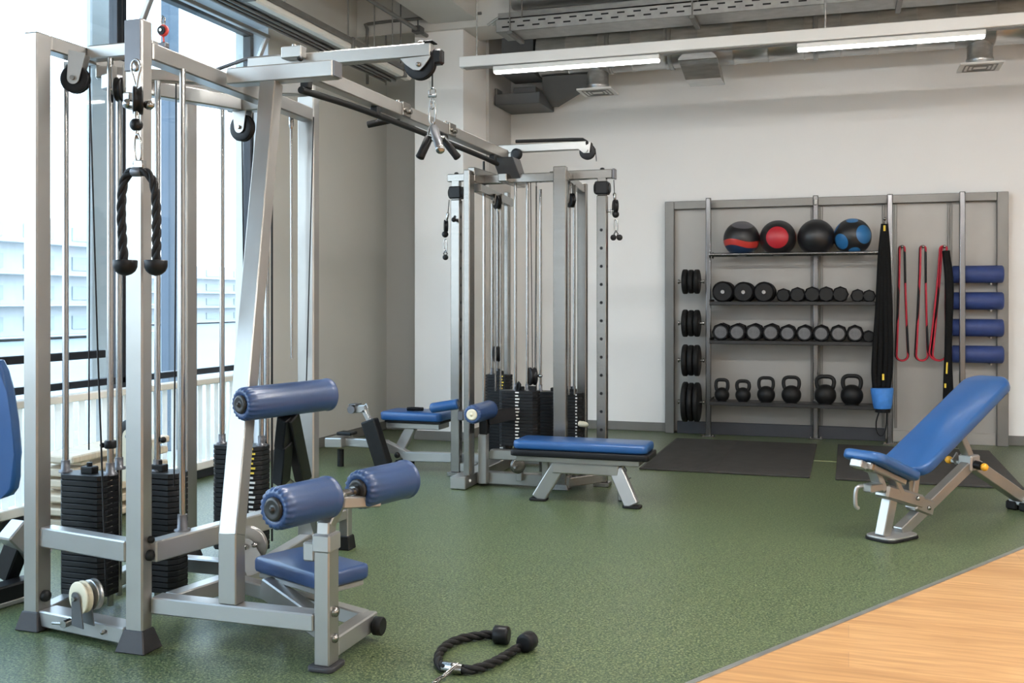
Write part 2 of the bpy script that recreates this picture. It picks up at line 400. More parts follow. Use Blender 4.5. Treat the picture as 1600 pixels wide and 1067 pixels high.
# floor: green rubber on the window side of an oblique seam, oak beyond it
E0, ED = V((-0.489, 3.366, 0)), V((0.489, 0.8723, 0))
def seam(y): return E0 + ED * ((y - E0.y) / ED.y)
SA, SB = seam(FY), seam(BY)
mb = MB(); mb._add([(-4.60, FY, 0), (SA.x, FY, 0), (SB.x, BY, 0), (-4.60, BY, 0)], [(0, 1, 2, 3)])
mb._add([(-4.60, FY, -0.1), (SA.x, FY, -0.1), (SB.x, BY, -0.1), (-4.60, BY, -0.1)], [(3, 2, 1, 0)]); struct('floor', mb, M['floor'])
mb = MB(); mb._add([SA, (RX, FY, 0), (RX, BY, 0), SB], [(0, 1, 2, 3)]); mb._add([V(SA) - Z1 * .1, (RX, FY, -.1), (RX, BY, -.1), V(SB) - Z1 * .1], [(3, 2, 1, 0)]); struct('floor_wood', mb, M['wood'])
mb = MB(); mb.bar(SA + Z1 * 0.001, SB + Z1 * 0.001, 0.022, 0.006, bev=0.001); struct('trim_1', mb, M['tray'])
mb = MB(); mb.box((WX - .4, FY - .1, CZ), (RX + .1, BY + .2, CZ + .15), 0); struct('ceiling', mb, M['ceil'])
mb = MB(); mb.box((WX - .3, BY, -.1), (RX + .1, BY + .15, CZ), 0); struct('wall_back', mb, M['wall'])
mb = MB(); mb.box((RX, FY, -.1), (RX + .12, BY, CZ), 0); struct('wall_right', mb, M['wall'])
mb = MB(); mb.box((WX - .3, FY - .12, -.1), (RX, FY, CZ), 0); struct('wall_front', mb, M['wall'])
# wall with the windows: the pier beyond the opening, the band above it, the plinth below
mb = MB()
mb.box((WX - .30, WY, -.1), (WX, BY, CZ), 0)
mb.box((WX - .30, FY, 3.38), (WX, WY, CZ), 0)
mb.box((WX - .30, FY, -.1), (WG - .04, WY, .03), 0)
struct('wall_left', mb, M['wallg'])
mb = MB(); mb.box((WX - .13, WY - .012, 0.0), (WX - .001, WY + .002, 3.38), 0); mb.box((WX - .13, FY, 3.368), (WX - .001, WY, 3.384), 0); struct('trim_2', mb, M['reveal'])
# pillar standing off the back corner, and its narrower neighbour
mb = MB(); mb.box((WX + .02, 8.50, 0), (-3.25, 8.9, CZ), 0)
mb2 = MB(); mb2.box((-3.72, 8.50, 0), (-3.25, 9.30, CZ), .004); struct('pillar', mb2, M['wall'])
mb.bm.free()
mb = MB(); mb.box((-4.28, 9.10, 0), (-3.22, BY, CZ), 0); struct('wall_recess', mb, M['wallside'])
# ceiling beams
mb = MB(); mb.box((WX, 8.46, 3.66), (RX, 8.92, CZ), .005); struct('trim_3', mb, M['ceil'])
mb = MB(); mb.box((-3.55, FY, 3.72), (-3.10, 8.46, CZ), .005); struct('trim_4', mb, M['ceil'])
# skirting
def sk(name, lo, hi):
    mb = MB(); mb.box(lo, hi, .004); struct(name, mb, M['base'])
sk('baseboard_back', (-3.22, BY - .014, 0), (RX, BY, .085))
sk('baseboard_left', (WX, WY, 0), (WX + .014, 9.10, .085))
sk('baseboard_recess', (WX, 9.086, 0), (-3.72, 9.10, .085))
mb = MB(); mb.box((-3.722, 8.487, 0), (-3.238, 8.50, .085), .003); mb.box((-3.25, 8.487, 0), (-3.237, 9.10, .085), .003); struct('baseboard_pillar', mb, M['base'])

# windows: each bay is a frame with its panes
def pane(parent, y0, y1, z0, z1):
    mb = MB(); mb.box((WG - .004, y0, z0), (WG + .004, y1, z1), 0); mb.build('pane', M['glass'], parent)
def fbar(mb, y0, y1, z0, z1): mb.box((WG - .035, y0, z0), (WG + .035, y1, z1), .004)
def window(name, y0, y1, transom, low):
    mb = MB()
    fbar(mb, y0, y1, 3.31, 3.38)
    fbar(mb, y0, y1, .722, .765)
    fbar(mb, y0, y1, .0, .06)
    fbar(mb, y0, y0 + .045, .06, 3.31); fbar(mb, y1 - .045, y1, .06, 3.31)
    if transom: fbar(mb, y0 + .04, y1 - .15, .895, .943)
    w = struct(name, mb, M['frame'])
    pane(w, y0 + .045, y1 - .045, .765, low); pane(w, y0 + .045, y1 - .045, .06, .722)
    if low < 3.2: # slim fixed rail carrying the tilting fanlight
        m2 = MB(); m2.box((WG - .03, y0 + .04, low), (WG + .03, y1 - .04, low + .03), .004); m2.build('transom_rail', M['silver_light'], w)
        pane(w, y0 + .045, y1 - .045, low + .03, 3.31)
    return w
window('window_1', -3.0, .70, True, 3.31)
window('window_2', .70, 3.10, True, 3.31)
window('window_3', 3.10, 5.445, True, 3.31)
w4 = window('window_4', 5.445, WY, False, 2.86)
# fanlight tilted into the room on its stays
mb = MB()
for yy in (5.53, 6.86): mb.bar((WG + .04, yy, 2.88), (WG + .22, yy, 3.27), .04, .03, (1, 0, 0))
mb.bar((WG + .04, 5.51, 2.88), (WG + .04, 6.88, 2.88), .04, .03); mb.bar((WG + .22, 5.51, 3.27), (WG + .22, 6.88, 3.27), .04, .03)
sash = mb.build('tilted_sash', M['silver_light'], w4)
mb = MB(); mb.prism([(WG + .045, 5.54, 2.9), (WG + .045, 6.85, 2.9), (WG + .215, 6.85, 3.25), (WG + .215, 5.54, 3.25)], (.005, 0, -.002)); mb.build('pane', M['glass'], sash)
mb = MB(); mb.bar((WG + .03, 6.80, 2.90), (WG + .20, 6.72, 3.05), .012, .02); mb.build('window_stay', M['pipe'], w4)

# white slatted panel below the sills
t = thing('slatted_panel', 'long white vertical-slat panel running below the dark window sill rail', 'radiator cover', (WG + .09, 3.9, 0))
mb = MB(); y = 1.2
while y < 6.85:
    mb.bar((WG + .085, y, .11), (WG + .085, y, .66), .010, .048, (0, 1, 0), .003); y += .098
mb.build('slats', M['slat'], t)
mb = MB(); mb.box((WG + .06, 1.1, .655), (WG + .13, 6.9, .70), .006); mb.build('top_rail', M['cap'], t)
mb = MB(); mb.box((WG + .055, 1.1, .06), (WG + .12, 6.9, .115), .006); mb.build('bottom_rail', M['whitepaint'], t)
mb = MB(); mb.box((WG + .06, 1.1, 0), (WG + .115, 6.9, .062), .004); mb.build('plinth', M['frame'], t)

# beige boards stacked against the panel
for i in range(6):
    y0 = 4.62 + random.uniform(-.03, .03); tilt = random.uniform(-.02, .02) + .012
    z = .03 + i * .072
    mb = MB()
    c = V((-4.14 + random.uniform(-.012, .012), y0 + .35, z))
    mb.obb(c, V((1, 0, 0)), V((0, math.cos(tilt), math.sin(tilt))), V((0, -math.sin(tilt), math.cos(tilt))), .13, .42, .021, .008)
    mb.obb(c - Z1 * .034 + Y1 * .3, X1, Y1, Z1, .11, .035, .0135, .003); mb.obb(c - Z1 * .034 - Y1 * .3, X1, Y1, Z1, .11, .035, .0135, .003)
    where = ['lowest board of', 'second board from the bottom of', 'third board from the bottom of', 'third board from the top of', 'second board from the top of', 'topmost board of'][i]
    tag(mb.build('step_board', M['beige'], None, (c.x, c.y, 0)), 'pale beige wooden step board, %s the stack by the window' % where, 'board', 'beige boards stacked by the window')

# ------------------------------------------------------------------ outside the glass
mb = MB(); mb.box((-60, -30, -.5), (WX - .6, 70, -.15), 0); o = mb.build('street_ground', M['ext_ground']); o['kind'] = 'structure'
def facade(lo, hi, lab, rows, cols, name='apartment_building'):
    lo, hi = V(lo), V(hi)
    t = thing(name, lab, 'building', ((lo.x + hi.x) / 2, (lo.y + hi.y) / 2, lo.z))
    mb = MB(); mb.box(lo, hi, .05); mb.build('wall', M['ext_white'], t)
    H = (hi.z - lo.z) / rows; Wd_ = (hi.y - lo.y) / cols
    for r in range(rows):
        mb = MB()
        for c in range(cols):
            mb.box((hi.x, lo.y + Wd_ * (c + .2), lo.z + H * (r + .3)), (hi.x + .06, lo.y + Wd_ * (c + .8), lo.z + H * (r + .75)), 0)
        mb.build('window_row', M['ext_win'], t)
        mb = MB(); mb.box((hi.x + .02, lo.y + .3, lo.z + H * (r + .08)), (hi.x + .7, hi.y - .3, lo.z + H * (r + .14)), .02); mb.build('balcony', M['ext_white'], t)
facade((-40, 24, -.15), (-28, 36, 4.3), 'pale hazy apartment block seen through the left window', 4, 5)
facade((-47, 39, -.15), (-38, 60, 3.4), 'lower pale building farther off through the left window', 4, 7)
mb = MB(); mb.box((-5.12, 5.93, -.15), (-5.07, 6.15, 4.6), .01); tag(mb.build('outside_column', M['ext_white'], None, (-5.1, 6.0, -.15)), 'pale flat column standing outside beside the window mullion', 'column')
mb = MB(); mb.box((-6.1, 8.05, -.15), (-6.0, 8.20, 5.2), .01); tag(mb.build('outside_column', M['ext_slate'], None, (-6.0, 8.3, -.15)), 'dark slate column standing outside the farthest window', 'column')

# ------------------------------------------------------------------ ceiling services
def lamp(name, lab, x0, x1, y, z, group='linear lamps', m='led'):
    # LED luminaire along X: housing + glowing diffuser
    t = thing(name, lab, 'lamp', ((x0 + x1) / 2, y, z), group)
    mb = MB(); mb.box((x0, y - .03, z), (x1, y + .03, z + .036), .003); mb.build('housing', M['railw'], t)
    mb = MB(); mb.box((x0 + .006, y - .028, z - .016), (x1 - .006, y + .028, z - .0005), .004); mb.build('diffuser', M[m], t)
def rail(lab, x0, x1, y, z):
    t = thing('light_rail', lab, 'rail', ((x0 + x1) / 2, y, z))
    mb = MB(); mb.box((x0, y - .05, z), (x1, y + .05, z + .082), .004); mb.build('channel', M['railw'], t)
    mb = MB(); mb.box((x0 + .03, y - .035, z - .007), (x1 - .03, y + .035, z - .0005), .001); mb.build('bottom_slot', M['pipe'], t)
    x = x0 + .13
    while x < x1:
        mb = MB(); mb.cyl((x, y, z + .082), (x, y, CZ), .006, 8); mb.cyl((x, y, z + .082), (x, y, z + .10), .012, 8); mb.build('hanger_rod', M['galv'], t); x += 2.6
    return t
RY = 7.5
rz = PY(720, 105, RY - .05).z
rx0 = PY(717, 95, RY - .05).x
rail('pale grey rail hanging in front of the back wall, carrying two lit lamps', rx0, 5.0, RY, rz)
lx = [(PY(770, 100, RY - .03).x, PY(1030, 95, RY - .03).x), (PY(1245, 75, RY - .03).x, PY(1541, 60, RY - .03).x)]
lamp('linear_lamp', 'lit linear lamp under the grey rail, above the far cable machine', lx[0][0], lx[0][1], RY, rz - .043)
lamp('linear_lamp', 'lit linear lamp under the grey rail, above the storage rack', lx[1][0], lx[1][1], RY, rz - .043)
lamp('linear_lamp', 'linear lamps out of view on the ceiling rails of the hall', lx[1][0] + 2.6, lx[1][1] + 2.6, RY, rz - .043)
for yy in (4.2, 0.9):
    rail('grey ceiling rails with lamps above the camera side of the hall', -2.9, 5.0, yy, rz + .18)['group'] = 'ceiling rails of the hall'
    for xx in (-2.5, .05, 2.6)[0 if yy > 2 else 1:]: lamp('linear_lamp', 'linear lamps out of view on the ceiling rails of the hall', xx, xx + 1.5, yy, rz + .137, m='led_hall')

# round duct along the back wall, with hung clamps
DY, DR = 9.10, .20
dz = EYE + (VH - 80) * (DY / (CS + SN * .0875)) / FPX
xl = PY(846, 60, DY).x
t = thing('round_duct', 'large round galvanised duct running along the top of the back wall', 'duct', (1, DY, dz))
mb = MB(); n = 24; prof = []; L = 5.1 - xl; q = 0
while q < L:
    prof += [(q, DR), (min(q + .27, L), DR), (min(q + .275, L), DR + .006), (min(q + .29, L), DR + .006)]; q += .295
mb.lathe((xl, DY, dz), (5.1, DY, dz), prof, 32); mb.build('duct_pipe', M['galv'], t)
for u in (955, 1050, 1275):
    x = PY(u, 60, DY).x
    mb = MB(); mb.lathe((x - .02, DY, dz), (x + .02, DY, dz), [(0, DR + .008), (.003, DR + .014), (.037, DR + .014), (.04, DR + .008)], 32); mb.cyl((x, DY, dz + DR), (x, DY, CZ - .001), .008, 8); mb.build('clamp', M['tray'], t)
mb = MB(); mb.prism([(xl - .02, DY - .2, dz - .2), (xl - .02, DY + .2, dz - .2), (xl - .02, DY + .2, dz + .2), (xl - .02, DY - .2, dz + .2)], (-.30, .0, .0)); mb.build('duct_elbow', M['darkbox'], t)
mb = MB(); a = xl - .35
mb.prism([(xl + .02, DY - .05, dz - .205), (xl + .62, DY - .05, dz - .205), (xl + .02, DY + .42, dz - .36), (xl - .10, DY + .42, dz - .36)], (0, .10, -.02)); mb.build('duct_transition', M['darkbox'], t)
# plenum box near the corner
p0 = PY(773, 165, 9.2); p1 = PY(843, 143, 9.2)
t = thing('plenum_box', 'dark grey sheet-metal box fixed high beside the corner pillar', 'duct box', ((p0.x + p1.x) / 2, 9.4, p0.z))
mb = MB(); mb.box((p0.x, 9.2, p0.z), (p1.x, 9.70, p1.z), .004); mb.build('box_body', M['darkbox'], t)
mb = MB(); mb.box((p0.x + .16, 9.28, p1.z), (p1.x - .06, 9.6, p1.z + .07), .004); mb.build('box_collar', M['darkbox'], t)
mb = MB(); b0 = PY(757, 152, 9.25); mb.box((-3.215, 9.32, b0.z - .03), (p0.x, 9.36, b0.z - .005), .002); mb.box((-3.218, 9.26, b0.z - .05), (-3.195, 9.42, b0.z + .08), .002); mb.build('wall_bracket', M['pipe'], t)
# diffuser vents on short spigots
def vent(lab, u, v, w):
    c = PY(u, v, 9.10)
    t = thing('ceiling_vent', lab, 'vent', (c.x, c.y, c.z), 'square air vents under the round duct')
    mb = MB(); mb.lathe((c.x, c.y, c.z + .02), (c.x, c.y, dz - .16), [(0, .098), (.02, .098), (.03, .104), (.05, .104), (.06, .098), (dz - DR + .02 - c.z, .098)], 24); mb.build('spigot', M['galv'], t)
    mb = MB(); mb.prism([c + V((-w, -w, 0)), c + V((w, -w, 0)), c + V((w, w, 0)), c + V((-w, w, 0))], (0, 0, .018), .002); mb.build('face_plate', M['railw'], t)
    mb = MB()
    for k in range(3):
        s = w * (.74 - .2 * k)
        for a, b in (((-s, -s), (s, -s)), ((s, -s), (s, s)), ((s, s), (-s, s)), ((-s, s), (-s, -s))):
            mb.bar(c + V((a[0], a[1], -.002)), c + V((b[0], b[1], -.002)), .012, .005, bev=.001)
    mb.build('slots', M['pipe'], t)
vent('square air vent on a short round spigot, left of the duct saddle', 934, 145, .16)
vent('square air vent on a short round spigot at the right edge of the view', 1531, 106, .16)
# saddle boot hanging from the duct
c0 = PY(1060, 95, 8.92); c1 = PY(1130, 128, 8.92)
t = thing('duct_saddle', 'flared metal boot hanging from the round duct between the two vents', 'duct fitting', (c0.x, 9, c1.z))
mb = MB(); w0 = c0.x; w1 = PY(1120, 95, 8.92).x
mb.prism([(w0, 8.94, c0.z), (w1, 8.94, c0.z), (c1.x, 8.74, c1.z), (w0 + .09, 8.74, c1.z)], (0, .30, 0)); mb.build('boot', M['galv'], t)
mb = MB(); r = (w1 - w0) / 2; cc = V(((w0 + w1) / 2, 8.90, c0.z)); mb.prism([cc + V((math.cos(a) * r, 0, math.sin(a) * r * .45)) for a in [PI * k / 14 for k in range(15)]], (0, .25, 0)); mb.build('saddle_plate', M['galv'], t)
# perforated cable tray and a pipe bundle above the rail
TY = 7.95
tz = PY(900, 40, TY).z
xa = PY(776, 50, TY).x
t = thing('cable_tray', 'perforated metal cable tray hanging above the lamp rail', 'cable tray', (1, TY, tz))
mb = MB(); mb.box((xa, TY - .01, tz), (5.1, TY, tz + .10), .001); mb.box((xa, TY - .01, tz), (5.1, TY + .30, tz + .006), .001); mb.box((xa, TY + .29, tz), (5.1, TY + .30, tz + .10), .001)
mb.mi = 1; x = xa + .05
while x < 2.4:
    mb.box((x, TY - .013, tz + .03), (x + .06, TY - .008, tz + .042), 0); mb.box((x + .05, TY - .013, tz + .066), (x + .11, TY - .008, tz + .078), 0)
    x += .13
mb.build('tray', [M['tray'], M['black']], t)
for k, (dy, r) in enumerate(((.06, .02), (.12, .026), (.19, .018), (.24, .022))):
    mb = MB(); mb.tube([(xa - .02, TY + dy, tz + .03 + .01 * k), (1.5, TY + dy, tz + .035 + .01 * k), (5.1, TY + dy, tz + .03)], r, 8); mb.build('cable', M['tray'] if k % 2 else M['pipe'], t)
for x in (xa + .12, xa + 1.6, xa + 3.1, xa + 4.6):
    mb = MB(); mb.cyl((x, TY + .305, tz), (x, TY + .305, CZ), .006, 8); mb.cyl((x, TY - .02, tz), (x, TY - .02, CZ), .006, 8); mb.box((x - .02, TY - .03, tz - .03), (x + .02, TY + .32, tz - .001), .003); mb.build('hanger', M['pipe'], t)
t = thing('pipe_bundle', 'bundle of slim pipes on a ladder tray behind the cable tray', 'pipes', (1, 8.25, 3.6))
pz = PY(900, 10, 8.2).z; xb = PY(757, 22, 8.2).x
for k in range(4):
    mb = MB(); yy = 8.28 + .04 * k; mb.tube([(xb + .03 * k, yy, pz - .07 + .012 * k), (xb + .12, yy, pz), (0, yy, pz), (5.1, yy, pz)], .014, 8); mb.build('pipe', M['galv'], t)
mb = MB(); mb.box((xb + .1, 8.26, pz - .04), (5.1, 8.44, pz - .022), .002); mb.box((xb + .1, 8.26, pz - .04), (5.1, 8.265, pz + .02), .001); mb.build('ladder_tray', M['tray'], t)
# second smaller dark duct over the tray
mb = MB(); mb.lathe((PY(800, 5, 8.36).x, 8.365, 3.84), (5.1, 8.365, 3.84), [(0, .08), (.01, .09), (6.6, .09)], 24); tag(mb.build('upper_duct', M['galv'], None, (1, 8.365, 3.84)), 'slimmer round duct tucked under the ceiling above the cable tray', 'duct')
# services along the window wall
lz = PX(546, 74, -3.7).z
t = thing('strip_lamp', 'unlit strip lamp running along the top of the window wall', 'lamp', (-3.72, 6, lz))
mb = MB(); mb.box((-3.765, 2.0, lz + .032), (-3.675, 8.4, lz + .075), .004); mb.build('housing', M['pipe'], t)
mb = MB(); mb.box((-3.757, 2.05, lz - .02), (-3.683, 7.2, lz + .0315), .012); mb.box((-3.757, 7.22, lz - .02), (-3.683, 8.36, lz + .0315), .012); mb.build('lens', M['lens'], t)
for yy in (4.0, 5.8, 7.21, 8.2):
    mb = MB(); mb.cyl((-3.72, yy, lz + .075), (-3.72, yy, CZ - .001 if yy > 8.46 else 3.999), .006, 8); mb.box((-3.775, yy - .02, lz - .025), (-3.665, yy + .02, lz + .08), .004); mb.build('hanger', M['pipe'], t)
t = thing('wall_tray', 'narrow cable tray running along the window wall behind the strip lamp', 'cable tray', (-3.87, 7, lz))
mb = MB(); mb.box((-3.99, 3.0, lz), (-3.785, 8.38, lz + .006), .002); mb.box((-3.99, 3.0, lz), (-3.984, 8.38, lz + .06), .002); mb.box((-3.791, 3.0, lz), (-3.785, 8.38, lz + .06), .002); mb.build('tray', M['tray'], t)
for k in range(3):
    mb = MB(); mb.tube([(-3.95 + .05 * k, 3.0, lz - .012), (-3.94 + .05 * k, 6, lz - .012), (-3.945 + .05 * k, 8.36, lz - .012)], .011, 6); mb.build('cable', M['pipe'], t)
for yy in (4.4, 6.4, 8.2):
    mb = MB(); mb.cyl((-3.80, yy, lz + .006), (-3.80, yy, CZ - .001), .006, 8); mb.cyl((-3.975, yy, lz + .006), (-3.975, yy, CZ - .001), .006, 8); mb.build('hanger_rod', M['galv'], t)
t = thing('conduit', 'dark conduit run under the ceiling, pointing at the pillar', 'pipe', (-3.3, 7, 3.6))
a = PX(578, 0, -3.6); b = PX(667, 56, -3.6)
mb = MB(); mb.tube([(-3.6, 4.5, a.z), (-3.6, b.y, a.z)], .018, 8); mb.build('pipe_run', M['pipe'], t)
for k in (.25, .65, .95):
    yy = 4.5 + (b.y - 4.5) * k; mb = MB(); mb.box((-3.64, yy - .05, a.z - .025), (-3.56, yy + .05, a.z + .03), .004); mb.cyl((-3.6, yy, a.z), (-3.6, yy, 3.72 if k > 0 else CZ), .007, 8); mb.build('clip', M['darkbox'], t)
Yp = 8.44
a, b, c = PY(574, 80, Yp), PY(576, 37, Yp), PY(752, 22, Yp)
mb = MB(); mb.tube(resample([(a.x, Yp, a.z - .3), (a.x, Yp, b.z - .06), (b.x + .05, Yp, b.z), (c.x, Yp, b.z)], .05), .014, 8); tag(mb.build('bent_pipe', M['pipe'], None, (a.x, Yp, a.z)), 'thin grey pipe turning a corner high on the wall left of the pillar', 'pipe')
Yp = 8.475; a = PY(603, 30, Yp); mb = MB(); mb.cyl((a.x, Yp, a.z - .6), (a.x, Yp, 3.659), .009, 8); tag(mb.build('drop_pipe', M['pipe'], None, (a.x, Yp, a.z)), 'thin vertical pipe just left of the pillar top', 'pipe')

# ------------------------------------------------------------------ storage rack on the back wall
RY0, RY1 = 9.66, 9.745                                   # face of the frame / back of the panel
x0, x1 = PY(1039, 600, RY0).x, PY(1576, 600, RY0).x
zt = (PY(1040, 314, RY0).z + PY(1578, 300, RY0).z) / 2
rack = thing('storage_rack', 'tall grey wall-mounted storage rack holding balls, dumbbells, kettlebells and rollers', 'rack', ((x0 + x1) / 2, 9.7, 0))
mb = MB(); mb.box((x0 + .02, RY1 - .02, .02), (x1 - .02, RY1, zt - .02), .002); mb.build('back_panel', M['panel'], rack)
for a, b in ((x0, x0 + .085), (x1 - .09, x1)):
    mb = MB(); mb.box((a, RY0, 0), (b, RY1 - .021, zt), .004); mb.build('frame_stile', M['rackgrey'], rack)
mb = MB(); mb.box((x0 + .086, RY0, zt - .075), (x1 - .091, RY1 - .021, zt), .004); mb.build('frame_head', M['rackgrey'], rack)
def ux(u, Y=9.62): return PY(u, 600, Y).x
mb = MB(); mb.box((ux(1056), RY1 - .05, 0), (ux(1384), RY1 - .021, .115), .003); mb.build('kick_plate', M['kick'], rack)
mb = MB(); mb.box((ux(1395), RY1 - .045, 0), (x1 - .092, RY1 - .021, .10), .003); mb.build('kick_plate', M['panel'], rack)
for u in (1268, 1283, 1381, 1400, 1484, 1487):
    mb = MB(); mb.box((ux(u) - .012, RY1 - .036, .12), (ux(u) + .012, RY1 - .021, zt - .08), .002); mb.build('panel_channel', M['rackgrey'], rack)
PYF = 9.50
posts = []
for u, vt in ((1107, 309), (1274.5, 305), (1390.5, 303), (1503.5, 299)):
    PYF = 9.662 if 1200 < u < 1300 else 9.50
    x = PY(u, 600, PYF).x; z = PY(u, vt, PYF).z; posts.append(x)
    mb = MB(); mb.obb(V((x, PYF, z / 2)), X1, Y1, Z1, .024, .024, z / 2 - .002, .008, 2)
    p = mb.build('upright_post', M['post'], rack)
    mb = MB(); mb.box((x - .06, PYF - .045, 0), (x + .06, PYF + .045, .012), .003); mb.cyl((x - .042, PYF - .02, .012), (x - .042, PYF - .02, .024), .010, 8); mb.cyl((x + .042, PYF - .02, .012), (x + .042, PYF - .02, .024), .010, 8); mb.build('foot_plate', M['steel'], p)
    if PYF < 9.6: mb = MB(); mb.box((x - .014, PYF + .024, z - .08), (x + .014, RY0 + .002, z - .045), .003)
    else: mb = MB(); mb.box((x - .014, PYF - .040, z - .09), (x + .014, PYF - .024, z - .04), .003)
    mb.build('wall_tie', M['chrome'], p)
XS0, XS1 = posts[0] + .026, PY(1373, 500, 9.45).x
def shelf(v0, v1, name, rodlike=False):
    z1 = PY(1240, v0, 9.36).z; z0 = PY(1240, v1, 9.36).z
    mb = MB(); mb.box((XS0, 9.36, z0), (XS1, 9.385, z1), .004); mb.box((XS0, 9.385, z1 - .014), (XS1, 9.68, z1 - .006), .002)
    mb.box((XS0, 9.36, z0), (XS0 + .006, 9.68, z1 + .02), .002); mb.box((XS1 - .006, 9.36, z0), (XS1, 9.68, z1 + .03), .002)
    s = mb.build(name, M['shelf'], rack)
    return z1 - .006, z0
zs2, _ = shelf(471, 477, 'shelf'); zs3, _ = shelf(533, 539, 'shelf'); zs4, _ = shelf(631, 637, 'shelf')
# ball rail: two chrome tubes the balls sit between
zb = PY(1240, 396, 9.36).z
br = .161
for yy in (9.37, 9.57):
    mb = MB(); mb.cyl((XS0, yy, zb), (XS1, yy, zb), .014, 12); mb.cyl((XS1, yy, zb), (XS1 + .012, yy, zb), .03, 14); mb.cyl((XS0 + .012, yy, zb), (XS0, yy, zb), .03, 14); mb.build('ball_rail', M['post'], rack)
mb = MB(); mb.box((XS0 + .02, 9.366, zb - .008), (XS0 + .04, 9.67, zb + .008), .002); mb.box((XS1 - .04, 9.366, zb - .008), (XS1 - .02, 9.67, zb + .008), .002); mb.build('rail_bracket', M['steel'], rack)
M['ball1'] = ball_mat('ball_striped', 'stripe'); M['ball2'] = ball_mat('ball_red', 'red'); M['ball3'] = ball_mat('ball_black', 'plain'); M['ball4'] = ball_mat('ball_blue', 'blue')
hb = math.sqrt((br + .014) ** 2 - .1 ** 2)
for u, k, lab in ((1158.5, 'ball1', 'grey and black exercise ball with a wavy red stripe, leftmost on the top rail'), (1215.5, 'ball2', 'black exercise ball with a big red round patch on the top rail'), (1275, 'ball3', 'plain black exercise ball on the top rail of the rack'), (1332, 'ball4', 'black exercise ball with blue patches, at the right end of the top rail')):
    mb = MB(); c = PY(u, 375, 9.47); c.z = zb + hb; mb.sphere(c, br, 40); tag(mb.build('exercise_ball', M[k], None, c), lab, 'ball', 'exercise balls on the top rail')

# dumbbells, heads facing the room
def make_dumbbell(r, L, hexa, name='dumbbell'):
    t = bpy.data.objects.new(name, None); COL.objects.link(t); t.empty_display_size = .1
    n = 8 if hexa else 24
    hl = L * .32
    for s in (-1, 1):
        mb = MB()
        a, b = s * (L / 2), s * (L / 2 - hl)
        k = r * .18
        mb.lathe((0, a, r * .96), (0, b, r * .96), [(0, r - k), (k, r), (hl - k, r), (hl, r - k)], n)
        if hexa:
            for f in mb.bm.faces: f.smooth = False
        h = mb.build('head', M['black'], t)
        mb = MB(); mb.cyl((0, a + s * .0005, r * .96), (0, a + s * .003, r * .96), r * (.66 if hexa else .18), 18); mb.build('face_disc', (M['hexgrey'] if r > .075 else M['iron']) if hexa else M['chrome'], h)
    mb = MB(); mb.lathe((0, -L / 2 + hl * .9, r * .96), (0, L / 2 - hl * .9, r * .96), [(0, .014), (L * .1, .0165), (L * .2, .0165), (L - 1.8 * hl, .014)], 12); mb.build('handle', M['chrome'], t)
    return t
ordn = ['first', 'second', 'third', 'fourth', 'fifth', 'sixth', 'seventh', 'eighth', 'ninth', 'tenth', 'eleventh']
proto = {}
def dumbbell(u, v0, rpx, zs, hexa, lab, group, Y=9.50):
    key = (round(rpx, 1), hexa)
    d = FPX and (Y / (CS + SN * (u - 800) / FPX))
    r = rpx * d / FPX
    x = PY(u, 500, Y - .1).x
    if key not in proto:
        t = make_dumbbell(r, .30 if rpx > 15 else .25, hexa); proto[key] = t; t.location = (x, Y, zs); t['label'] = lab
    else: t = dup(proto[key], (x, Y, zs), lab)
    tag(t, None, 'dumbbell', group)
top = [(1130, 16.5), (1162, 16), (1194, 16), (1224, 11), (1246, 12), (1269, 12.5), (1291, 12.5), (1313, 12.5), (1340, 10.5), (1358, 10)]
for i, (u, r) in enumerate(top):
    lab = ('big round-headed black dumbbell, %s from the left on the upper dumbbell shelf' if i < 3 else 'small black dumbbell, %s from the left on the upper dumbbell shelf') % ordn[i]
    dumbbell(u, 455, r, zs2, i >= 3, lab, 'dumbbells on the upper shelf')
low = [(1126.5, 14), (1152, 14), (1178, 14), (1204.5, 14), (1230.5, 13.5), (1257, 13.5), (1283, 13.5), (1310, 13.5), (1336, 13.5), (1357.5, 9.5)]
for i, (u, r) in enumerate(low):
    dumbbell(u, 517, r, zs3, True, ('black dumbbell with a grey end face, %s from the left on the lower dumbbell shelf' % ordn[i]) if i < 9 else 'smallest black dumbbell at the right end of the lower dumbbell shelf', 'dumbbells on the lower shelf')
# kettlebells
def make_kettlebell(r, hh):
    t = bpy.data.objects.new('kettlebell', None); COL.objects.link(t); t.empty_display_size = .1
    mb = MB(); prof = [(0, r * .62), (r * .04, r * .66)]
    for k in range(2, 17):
        a = PI * (k / 17) - PI / 2; prof.append((r * .90 + r * math.sin(a), r * math.cos(a)))
    prof = [p for p in prof if p[0] >= 0]; prof.sort()
    mb.lathe((0, 0, 0), (0, 0, 2 * r), prof, 28); mb.build('bell', M['iron'], t)
    mb = MB(); w = r * .80; zz = hh
    mb.tube(resample([(-w * .78, 0, r * 1.45), (-w * .98, 0, r * 1.95), (-w * .92, 0, zz - r * .28), (-w * .55, 0, zz - r * .05), (0, 0, zz - r * .02), (w * .55, 0, zz - r * .05), (w * .92, 0, zz - r * .28), (w * .98, 0, r * 1.95), (w * .78, 0, r * 1.45)], .012), r * .19 if r > .07 else .0165, 12); mb.build('handle', M['iron'], t)
    return t
